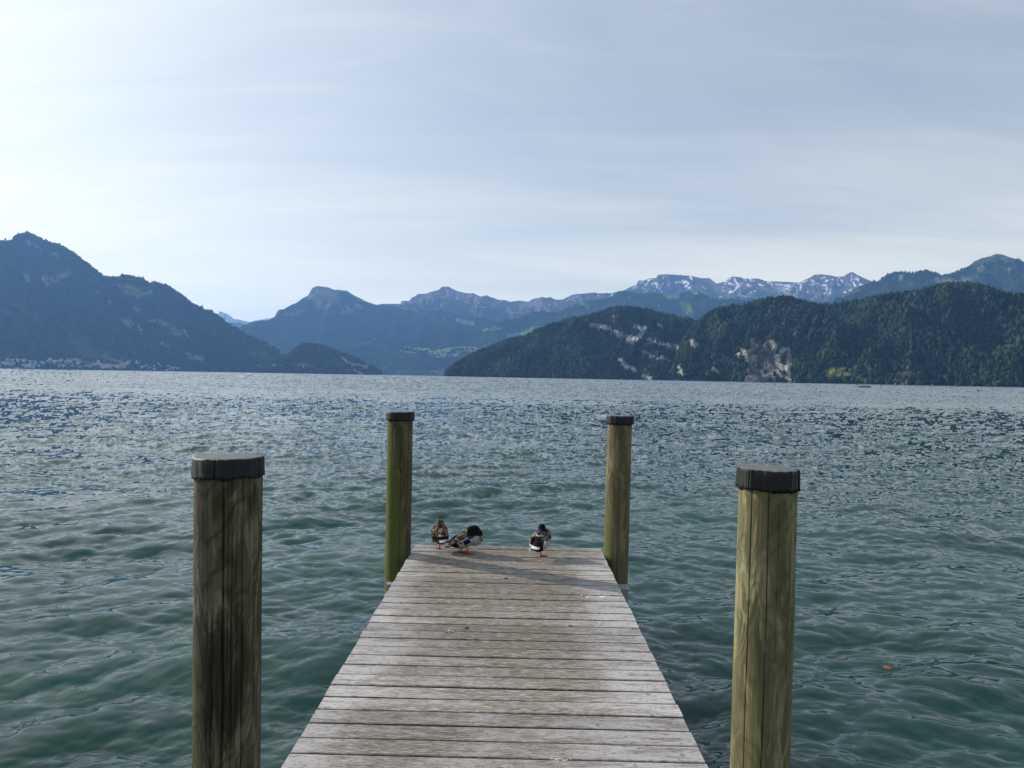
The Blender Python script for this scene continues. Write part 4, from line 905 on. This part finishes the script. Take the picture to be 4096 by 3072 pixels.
def post(px_, d, rad, mat, cracks, seed, label, lean=(0, 0), taper=0.02, capr=1.06, caph=0.078, top=1.272):
    az = math.atan2(px_, d); e = empty('mooring_post', (px_, d, DECK)); tag(e, label, 'post', None)
    e.rotation_euler = (lean[1], lean[0], 0)
    g = np.random.default_rng(seed); nseg, nz = 420, 150
    a = np.linspace(0, 2*np.pi, nseg, endpoint=False); zz_ = np.linspace(-1.9, top, nz)
    A, Zg = np.meshgrid(a, zz_)
    rr_ = rad*(1+taper*(0.6-Zg)/2)
    rr_ = rr_*(1+0.018*fbm(np.cos(A)*1.1+Zg*0.9+seed, np.sin(A)*1.1+3, 3, seed)+0.006*fbm(np.cos(A)*5+seed, np.sin(A)*5+Zg*0.7, 3, seed+4)+0.004*fbm(np.cos(A)*25, np.sin(A)*25+Zg*1.2, 2, seed+9))
    tocam = math.atan2(-d, -px_)
    for off, wd, dp, z0, z1, wv in cracks:      # drying cracks: real grooves
        ca = tocam+off+wv*fbm(Zg[:, :1]*1.5+off*9, Zg[:, :1]*0+seed, 3, seed+7)
        da = (A-ca+np.pi) % (2*np.pi)-np.pi
        act = np.clip((Zg-z0)/0.12, 0, 1)*np.clip((z1-Zg)/0.12, 0, 1)*(0.6+0.5*fbm(Zg*3, Zg*0+off*5, 2, seed+3))
        rr_ = rr_-dp*act*np.exp(-(da*rad/wd)**2)
    V = np.stack([rr_*np.cos(A), rr_*np.sin(A), Zg], -1).reshape(-1, 3)
    V = np.concatenate([V, [[0, 0, top]]]); n0 = (nz-1)*nseg
    f = grid_faces(nz, nseg, True).tolist()+[(n0+i, n0+(i+1) % nseg, len(V)-1) for i in range(nseg)]
    new_mesh('timber_pile', V, f, mat, True, e)
    # folded cap
    nsg = 300; a = np.linspace(0, 2*np.pi, nsg, endpoint=False); rc = rad*capr
    pleat = np.zeros(nsg)
    for _ in range(13):
        q = g.random()*6.283; sc_ = 0.35+1.0*g.random(); dd = (a-q+np.pi) % (2*np.pi)-np.pi
        pleat += sc_*(-0.006*np.exp(-(dd/0.022)**2)+0.005*np.exp(-((dd-0.07)/0.06)**2))
    pleat += 0.007*fbm(np.cos(a)*1.8+seed*3, np.sin(a)*1.8, 2, seed+11)+0.0035*np.abs(fbm(np.cos(a)*6+seed, np.sin(a)*6, 2, seed+12))
    bot = 0.010*fbm(np.cos(a)*2.4+seed, np.sin(a)*2.4, 3, seed)+0.5*pleat
    rows = []
    prof = [(0.0, 0.004, 0, 0), (0.3, 0.0035, 0, 0), (0.6, 0.002, 0.1, 0), (0.86, 0.0005, 0.4, 0), (0.965, -0.0005, 0.8, 0), (0.992, -0.003, 1.0, 0.1), (1.0, -0.009, 1, 0.2), (1.0, -0.022, 1, 0.4), (1.005, -0.045, 1, 0.6), (1.01, -0.065, 1.1, 0.9), (1.018, -caph, 1.2, 1), (0.99, -caph+0.001, 1.2, 1), (0.965, -0.04, 1, 0.5)]
    Vc = []
    for fr_, dz, pk, bk in prof:
        rr2 = rc*fr_+pleat*pk*(1 if fr_ > 0 else 0)*1.0
        ztop = top+0.012+dz+bot*bk+0.0035*fbm(np.cos(a)*fr_*3+seed, np.sin(a)*fr_*3, 2, seed+2)+0.25*pleat*pk*(1-bk)
        Vc.append(np.stack([rr2*np.cos(a), rr2*np.sin(a), ztop], -1))
    Vc = np.concatenate(Vc)
    new_mesh('cap', Vc, grid_faces(len(prof), nsg, True)[:, ::-1].copy(), capm.m, True, e)
    return e
M1 = post_mat('post_wood_brown', (0.120, 0.104, 0.056), (0.060, 0.048, 0.027), (0.19, 0.17, 0.10), stain=(0.035, -0.13, 0.42), ringk=0.55)
M2 = post_mat('post_wood_mossy', (0.115, 0.092, 0.048), (0.055, 0.042, 0.024), (0.16, 0.14, 0.075), 0.9, 0.75)
M3 = post_mat('post_wood_olive', (0.180, 0.170, 0.080), (0.095, 0.086, 0.042), (0.27, 0.25, 0.135), ringk=0.3)
M4 = post_mat('post_wood_olive_far', (0.175, 0.150, 0.075), (0.095, 0.080, 0.042), (0.23, 0.20, 0.11), 0.85, -0.3)
post(-1.108, 2.82, 0.1255, M1, [(-0.15, 0.0035, 0.035, -2, 1.3, 0.10), (0.10, 0.0016, 0.016, -0.2, 1.3, 0.05), (0.42, 0.0022, 0.02, -0.1, 1.3, 0.08), (0.85, 0.0022, 0.02, 0.2, 1.3, 0.04), (-0.45, 0.003, 0.02, -0.2, 0.75, 0.25),
    (0.25, 0.0012, 0.012, 0.2, 1.3, 0.04), (0.62, 0.0012, 0.012, 0.3, 1.3, 0.04), (-0.62, 0.0014, 0.012, 0.1, 1.2, 0.05), (1.1, 0.0012, 0.012, 0, 1.3, 0.05), (0.0, 0.0012, 0.012, 0.4, 1.3, 0.03)], 1,
    'thick brown near post with long drying cracks, at the left of the pier foreground', lean=(R(-0.35), 0), taper=0.0, capr=1.035, top=1.260)
post(0.954, 2.76, 0.1075, M3, [(0.05, 0.0016, 0.018, -2, 1.3, 0.04), (-0.55, 0.0014, 0.014, -2, 1.25, 0.03), (0.4, 0.0010, 0.010, 0.1, 1.2, 0.04), (0.9, 0.0012, 0.01, 0, 1.3, 0.04)], 2,
    'pale yellowish green near post, at the right of the pier foreground', lean=(R(0.50), 0), taper=0.03, capr=1.03, top=1.260)
post(-1.030, 6.46, 0.113, M2, [(0.75, 0.003, 0.02, -2, 1.3, 0.05), (0.1, 0.002, 0.015, -0.5, 1.0, 0.05)], 3, 'far left post at the end of the pier, streaked with green moss', top=1.262)
post(0.938, 6.60, 0.1105, M4, [(0.1, 0.002, 0.016, -1, 1.3, 0.05), (0.8, 0.002, 0.016, 0.2, 1.3, 0.05)], 4, 'far right post at the end of the pier, weathered with moss at its foot', lean=(R(0.5), 0), top=1.255)

# ------------------------------------------------------------------ ducks
def duck(kind, x, y, heading, items, colf, label, voxel=0.0035):
    p = on_plane(x, y, DECK+0.001)
    o, co = blob_mesh('duck', items, voxel, 2, 0.5)
    color_attr(o, colf(co.astype(float))); o.data.materials.append(FEA)
    o.location = p; o.rotation_euler = (0, 0, heading); tag(o, label, 'duck')
    return o
fe_ = Mat('feathers', 0.8, 0.08); fnz = fe_.noise(fe_.pos('Object', (1, 0.35, 1)), 160, 4, 0.65)
fe_.set('Base Color', fe_.n('ShaderNodeVectorMath', {0: fe_.n('ShaderNodeVertexColor', layer_name='Col').outputs[0], 'Scale': fe_.ramp(fnz, 0.3, 0.7, 0.7, 1.3)}, operation='SCALE').outputs[0]); fe_.bump(fnz, 0.4, 0.003); FEA = fe_.m
def foot(x, y, yaw=0.0, legtop=(0, 0, 0.08), lift=False):
    c, s = math.cos(R(yaw)), math.sin(R(yaw))
    def w(a, b): return (x+c*a-s*b, y+s*a+c*b)
    it = [('c', (x, y, 0.010), legtop, 0.0062, 0.0085)]
    for a in (-0.026, 0.0, 0.026):
        q = w(a, 0.062 if a == 0 else 0.052); it.append(('c', (x, y, 0.007), (q[0], q[1], 0.0045), 0.0055, 0.0045))
    for a, b in ((-0.010, 0.033), (0.010, 0.033)):
        q = w(a, b); it.append(('e', (q[0], q[1], 0.0045), (0.013, 0.020, 0.0036), (0, 0, yaw)))
    q = w(0, -0.018); it.append(('c', (x, y, 0.007), (q[0], q[1], 0.005), 0.005, 0.004))
    return it
LEG = np.array([0.42, 0.075, 0.022])
def frame(co, c, pitch):
    q = co-np.array(c); cp, sp = math.cos(R(pitch)), math.sin(R(pitch))
    return q[:, 0], q[:, 1]*cp+q[:, 2]*sp, -q[:, 1]*sp+q[:, 2]*cp
def put(col, m, c): col[m] = np.array(c)
def hen_col(co):
    x, a, u = frame(co, (0, 0, .15), 25); n = fbm(co[:, 0]/0.026+co[:, 2]/0.05, co[:, 1]/0.03+co[:, 2]/0.021, 3, 9)-0.04; n2 = fbm(co[:, 0]/0.05+3, co[:, 2]/0.04, 2, 3)
    col = np.where((n > 0.02)[:, None], np.array([0.17, 0.12, 0.07]), np.array([0.020, 0.013, 0.010]))
    put(col, (n > 0.30), (0.40, 0.31, 0.19))
    put(col, (u < -0.035) & (n > -0.1), (0.28, 0.22, 0.12))
    w = (np.abs(x) > 0.028) & (np.abs(x) < 0.07) & (a < -0.02) & (u > 0.0); put(col, w & (n2 > -0.1), (0.15, 0.11, 0.09))
    put(col, (np.abs(x) < 0.016) & (a < -0.02) & (u > 0.03) & (n2 > 0), (0.42, 0.34, 0.26))
    put(col, (co[:, 1] < -0.06) & (co[:, 2] < 0.142) & (co[:, 2] > 0.118), (0.018, 0.012, 0.010)); put(col, (co[:, 1] < -0.12) & (co[:, 0] > -0.012) & (np.abs(co[:, 2]-0.108) < 0.008), (0.66, 0.62, 0.54))
    h = co[:, 2] > 0.222; put(col, h & (n > 0), (0.14, 0.11, 0.06)); put(col, h & (n <= 0), (0.035, 0.028, 0.02)); put(col, h & (np.abs(co[:, 0]) < 0.008), (0.02, 0.016, 0.012))
    put(col, co[:, 2] < 0.062, LEG*0.9); return col
def drake_col(c0, pitch, zhead, hy, purple=False):
    def f(co):
        x, a, u = frame(co, c0, pitch); n = fbm(co[:, 0]/0.02, co[:, 1]/0.05+co[:, 2]/0.02, 3, 9)
        col = np.tile(np.array([0.33, 0.32, 0.30]), (len(co), 1)); col *= (1+0.12*n)[:, None]
        back = (u > 0.012+0.6*(np.abs(x)-0.05)) & (np.abs(x) < 0.075); put(col, back, (0.032, 0.022, 0.018)); put(col, back & (n > 0.16), (0.13, 0.11, 0.09))
        wing = (np.abs(x) > 0.035) & (u > -0.002) & (a < 0.06) & (a > -0.2); put(col, wing, (0.055, 0.043, 0.036)); put(col, wing & (n > 0.10), (0.20, 0.175, 0.15)); put(col, wing & (np.abs(u-0.020) < 0.004) & (a < 0.0), (0.42, 0.40, 0.37))
        sc = (np.abs(x) > 0.055) & (a < 0.015) & (a > -0.050) & (u > -0.030) & (u < 0.010)
        put(col, (np.abs(x) > 0.055) & (a < 0.020) & (a > -0.056) & (u > -0.024) & (u < 0.006), (0.60, 0.60, 0.60)); put(col, sc, (0.008, 0.012, 0.055))
        put(col, (a > 0.088) & (u < 0.05), (0.11, 0.07, 0.05)); put(col, (a > 0.088) & (n > 0.0), (0.34, 0.30, 0.27))
        put(col, (a < -0.100) & (u < 0.034), (0.010, 0.010, 0.012)); put(col, (a < -0.085) & (np.abs(x) < 0.05) & (u > 0.0) & (co[:, 1] > -0.19), (0.012, 0.011, 0.013))
        put(col, (a < -0.150) & (u < 0.014) & (u > -0.030), (0.70, 0.70, 0.69))
        if purple:
            rear = (co[:, 1] < -0.035) & (np.abs(co[:, 0]+0.012+0.25*(co[:, 2]-0.1)) < 0.050) & (co[:, 2] < 0.188+0.01*n) & (co[:, 2] > 0.068)
            put(col, (co[:, 1] < -0.02) & (co[:, 0] < -0.045), (0.26, 0.20, 0.16)); put(col, rear, (0.008, 0.008, 0.009))
            put(col, (co[:, 1] < -0.10) & (np.abs(co[:, 2]-0.118-0.004*n+0.12*(co[:, 0]+0.02)) < 0.008) & (co[:, 0] < 0.026), (0.75, 0.75, 0.74)); put(col, (co[:, 0] < -0.048) & (co[:, 1] < -0.145), (0.75, 0.75, 0.74))
        else: put(col, (co[:, 1] < -0.150) & (co[:, 2] < 0.082) & (n > -0.05), (0.62, 0.62, 0.60))
        hd_ = (co[:, 2] > zhead) & (co[:, 1] > hy); put(col, hd_, (0.004, 0.007, 0.006))
        if purple:
            put(col, (co[:, 0] > 0.048) & (co[:, 2] < 0.165) & (co[:, 2] > 0.07), (0.33, 0.32, 0.30)); put(col, (co[:, 1] < 0.0) & (co[:, 2] > 0.196) & (co[:, 2] < 0.214) & (np.abs(co[:, 0]) < 0.04) & (n > -0.1), (0.34, 0.32, 0.28))
        if purple: put(col, hd_ & (co[:, 0] < -0.024-0.3*(co[:, 2]-0.25)), (0.05, 0.045, 0.26))  # purple sheen painted into the colour on the left of the head
        put(col, (co[:, 2] < 0.056), LEG); return col
    return f
A_items = [('e', (0, 0, .156), (.080, .122, .069), (25, 0, 0)), ('e', (0, .055, .168), (.072, .075, .068), (0, 0, 0)), ('e', (0, .0, .195), (.055, .07, .045), (10, 0, 0)), ('e', (.006, .030, .232), (.034, .042, .036), (0, 0, 0)),
    ('e', (.004, .012, .215), (.036, .04, .03), (0, 0, 0)), ('c', (.004, -.005, .228), (0, -.045, .214), .012, .009), ('e', (-.052, -.035, .150), (.026, .10, .042), (30, 0, -6)), ('e', (.052, -.035, .150), (.026, .10, .042), (30, 0, 6)),
    ('e', (.012, -.135, .106), (.040, .055, .011), (22, 0, 0)), ('e', (0, -.085, .118), (.055, .06, .045), (25, 0, 0)), ('c', (.045, -.10, .128), (.072, -.150, .098), .008, .003)]+foot(0.0, 0.0, 20, (.012, 0, .085))
duck('hen', 1757, 2197, R(10), A_items, hen_col, 'mottled brown female duck resting on one leg, leftmost of the three ducks')
C_items = [('e', (0, 0, .160), (.088, .125, .071), (28, 0, 0)), ('e', (0, .055, .172), (.080, .08, .074), (0, 0, 0)), ('e', (0, .005, .205), (.060, .07, .048), (10, 0, 0)), ('e', (-.004, .028, .254), (.034, .042, .036), (0, 0, 0)),
    ('e', (0, .015, .232), (.040, .045, .034), (0, 0, 0)), ('c', (0, -.008, .246), (.004, -.05, .228), .012, .009), ('e', (-.055, -.035, .158), (.030, .105, .046), (30, 0, -6)), ('e', (.055, -.030, .158), (.030, .10, .046), (30, 0, 6)),
    ('e', (-.01, -.150, .118), (.040, .052, .012), (24, 0, 10)), ('c', (-.04, -.14, .115), (-.062, -.185, .090), .010, .005), ('e', (0, -.088, .118), (.062, .062, .050), (25, 0, 0))]+foot(0.0, 0.0, -35, (-.012, 0, .09))
duck('drake', 2164, 2227, R(-16), C_items, drake_col((0, 0, .15), 28, 0.226, -0.03, True), 'male duck seen from behind standing on one leg, rightmost of the three ducks')
B_items = [('e', (0, .006, .136), (.084, .140, .074), (26, 0, 0)), ('e', (0, .072, .150), (.078, .078, .084), (0, 0, 0)), ('e', (0, .035, .168), (.062, .085, .055), (30, 0, 0)), ('e', (.012, .068, .205), (.050, .052, .052), (0, 0, 0)),
    ('e', (.016, .042, .212), (.044, .050, .042), (0, 0, 0)), ('e', (.03, .012, .190), (.030, .034, .028), (0, 0, 0)), ('c', (.04, -.0, .182), (.050, -.045, .166), .012, .007), ('e', (-.050, -.035, .145), (.026, .125, .040), (26, 0, -4)),
    ('e', (.050, -.035, .145), (.026, .125, .040), (26, 0, 4)), ('c', (.03, -.13, .118), (.015, -.195, .104), .014, .004), ('e', (0, -.125, .082), (.040, .065, .020), (20, 0, 0)), ('e', (0, -.165, .068), (.034, .040, .010), (18, 0, 0)), ('e', (0, -.085, .098), (.055, .06, .045), (22, 0, 0))]
B_items += foot(0.03, 0.005, -6, (.028, .005, .08))+foot(-0.035, -0.055, 0, (-.03, -.03, .08))
duck('drake', 1866, 2213, R(-84), B_items, drake_col((0, .01, .135), 28, 0.172, 0.0), 'male duck preening, dark head tucked to its back, middle of the three ducks')

# ------------------------------------------------------------------ litter on the deck
drop_w = plain('dropping_white', (0.60, 0.60, 0.56), 0.9, 0.1, 0.15, 60); drop_y = plain('dropping_yellow', (0.42, 0.38, 0.24), 0.9, 0.1, 0.3, 60)
drop_o = plain('dropping_ochre', (0.52, 0.36, 0.20), 0.9, 0.1, 0.2, 60); drop_d = plain('weed_dark', (0.10, 0.09, 0.055), 0.9, 0.2, 0.5, 60)
def flecks(name, x, y, w, d, n, mat, label, cat, h=0.003, seed=0, big=0.35):
    g = np.random.default_rng(seed); p = on_plane(x, y, DECK+0.0005); VV, FF = [], []; off = 0
    bm = bmesh.new(); bmesh.ops.create_icosphere(bm, subdivisions=2, radius=1.0); tv = np.array([v.co[:] for v in bm.verts]); tf = np.array([[v.index for v in f.verts] for f in bm.faces]); bm.free()
    for k in range(n):
        a = g.random()*6.283; rr_ = g.random()**0.7 if k else 0
        s = (big if k == 0 else big*(0.12+0.35*g.random()**2))
        V = tv*(1+0.25*g.normal(size=(len(tv), 1)))*np.array([w*s, d*s, h*(1 if k == 0 else 0.6)*(0.7+0.6*g.random())])
        V = V+np.array([w*rr_*math.cos(a)*0.9, d*rr_*math.sin(a)*0.9, h*0.2]); V[:, 2] = np.maximum(V[:, 2], -0.0003)
        VV.append(V); FF.append(tf+off); off += len(tv)
    o = new_mesh(name, np.concatenate(VV), np.concatenate(FF), mat, True); o.location = p; return tag(o, label, cat)
def dz_(x, y): return 1700+x*900/2212, 2280+y*900/2212
for (zx, zy, w, d, n, m, lab, cat, nm, h, big) in (
    (1600, 268, .045, .030, 26, drop_w, 'chalky white dropping smear near the right edge beside the post shadow', 'dropping', 'bird_dropping', .0015, .5),
    (1755, 264, .030, .030, 8, drop_w, 'round white dropping nearest the right edge of the deck', 'dropping', 'bird_dropping', .002, .8),
    (1525, 219, .030, .022, 12, drop_w, 'thin white dropping in the tip of the post shadow', 'dropping', 'bird_dropping', .0015, .5),
    (1425, 236, .024, .020, 14, drop_y, 'small lumpy yellowish dropping left of the white ones', 'dropping', 'bird_dropping', .008, .5),
    (1545, 258, .020, .020, 12, drop_y, 'lumpy yellowish dropping touching the chalky smear', 'dropping', 'bird_dropping', .009, .5),
    (295, 250, .036, .034, 40, drop_o, 'dry ochre dropping patch on the left half of the deck', 'dropping', 'bird_dropping', .003, .35),
    (1635, 380, .034, .034, 40, drop_o, 'dry ochre dropping patch near the right edge of the deck', 'dropping', 'bird_dropping', .003, .30),
    (1720, 520, .060, .035, 60, drop_w, 'faint speckled white stain near the right edge', 'dropping', 'bird_dropping', .0012, .18),
    (797, 88, .026, .024, 30, drop_d, 'dark clump of dry waterweed at the edge of the post shadow', 'weed', 'weed_clump', .008, .28),
    (410, 573, .020, .020, 18, drop_d, 'dark crumbly clump above the pale lump, left half of the deck', 'weed', 'weed_clump', .007, .30),
    (1435, 553, .018, .014, 12, drop_d, 'small dark clump alone on the right half of the deck', 'weed', 'weed_clump', .006, .4),
    (245, 610, .040, .026, 24, drop_y, 'pale yellow lumpy dropping, largest one on the left half', 'dropping', 'bird_dropping', .009, .45),
    (1140, -88, .010, .010, 5, drop_w, 'small white dot of dropping just below the one-legged male duck', 'dropping', 'bird_dropping', .004, .8)):
    x, y = dz_(zx, zy); flecks(nm, x, y, w, d, n, m, lab, cat, h, int(zx), big)
flecks('bird_dropping', 2238, 3036, .055, .020, 60, drop_w, 'whitish crumbled dropping at the bottom edge of the picture', 'dropping', .002, 77, .25)
straw_m = plain('dry_straw', (0.42, 0.37, 0.27), 0.8, 0.2)
def straw(pts, label):
    q = [on_plane(*p, DECK+0.004) for p in pts]; c = q[0]; V = []; n = 5
    for i, v in enumerate(q):
        d = (q[min(i+1, len(q)-1)]-q[max(i-1, 0)]).normalized(); s = Vector((-d.y, d.x, 0))
        for k in range(n):
            a = 6.283*k/n; V.append(v-c+s*0.0008*math.cos(a)+Vector((0, 0, 0.0008*math.sin(a))))
    o = new_mesh('straw', np.array([list(v) for v in V]), grid_faces(len(q), n, True).tolist(), straw_m, True); o.location = c; tag(o, label, 'straw')
straw([dz_(190, 205), dz_(210, 175), dz_(230, 148)], 'short pale straw near the left edge above the ochre patch')
straw([dz_(330, 312), dz_(430, 309), dz_(520, 310), dz_(545, 340), dz_(565, 362)], 'long bent pale straw below the ochre patch')
straw([dz_(420, 600), dz_(450, 625), dz_(498, 654)], 'slanting pale straw right of the pale yellow lump')
straw([dz_(690, 460), dz_(715, 490)], 'tiny pale straw in the middle of the deck')
straw([(1862, 2887), (1868, 2884), (1872, 2880)], 'short straw stuck over a gap in the near boards')

# floating leaves
def leaf(x, y, L, col, label, ang):
    m = plain('leaf_'+str(int(x)), col, 0.6, 0.4, 0.25, 50); p = on_plane(x, y, 0.0)
    V = []; f = []; n = 12
    for i in range(n+1):
        t = i/n; w = 0.42*L*math.sin(math.pi*t**0.85)**0.8*(1+0.1*math.sin(t*19)); xx_ = L*(t-0.5)
        for j, s in enumerate((-1, -0.5, 0, 0.5, 1)): V.append((xx_, w*s, 0.008*abs(s)+0.01*math.sin(t*3.1)*L*4))
    f = grid_faces(n+1, 5).tolist(); e = empty('floating_leaf', (p.x, p.y, 0.022), ang); tag(e, label, 'leaf')
    b = new_mesh('leaf_blade', np.array(V), f, m, True, e); md = b.modifiers.new('s', 'SOLIDIFY'); md.thickness = 0.001
    V = [(-L/2-0.25*L*t, 0.004*math.cos(k*2.1)*0.3, 0.003+0.0013*math.sin(k*2.1)) for t in (-0.1, 1) for k in range(3)]
    new_mesh('stalk', np.array(V), [(0, 1, 4, 3), (1, 2, 5, 4), (2, 0, 3, 5)], m, False, e)
leaf(3550, 2686, 0.07, (0.22, 0.085, 0.04), 'orange brown leaf floating on the water right of the near right post', 0.2)
leaf(3731, 2697, 0.03, (0.50, 0.34, 0.20), 'tiny pale leaf floating to the right of the orange one', 0.5)

# ------------------------------------------------------------------ haze
hz = bpy.data.materials.new('air_haze'); hz.use_nodes = True; ht = hz.node_tree; ht.nodes.clear()
pv = ht.nodes.new('ShaderNodeVolumePrincipled'); pv.inputs['Density'].default_value = 5.8e-5; pv.inputs['Color'].default_value = (0.22, 0.47, 1.0, 1); pv.inputs['Anisotropy'].default_value = 0.2
ho = ht.nodes.new('ShaderNodeOutputMaterial'); ht.links.new(pv.outputs[0], ho.inputs['Volume'])
hb = box_mesh('haze', (44000, 44000, 1730), (0, 0, 855), hz); tag(hb, kind='stuff')
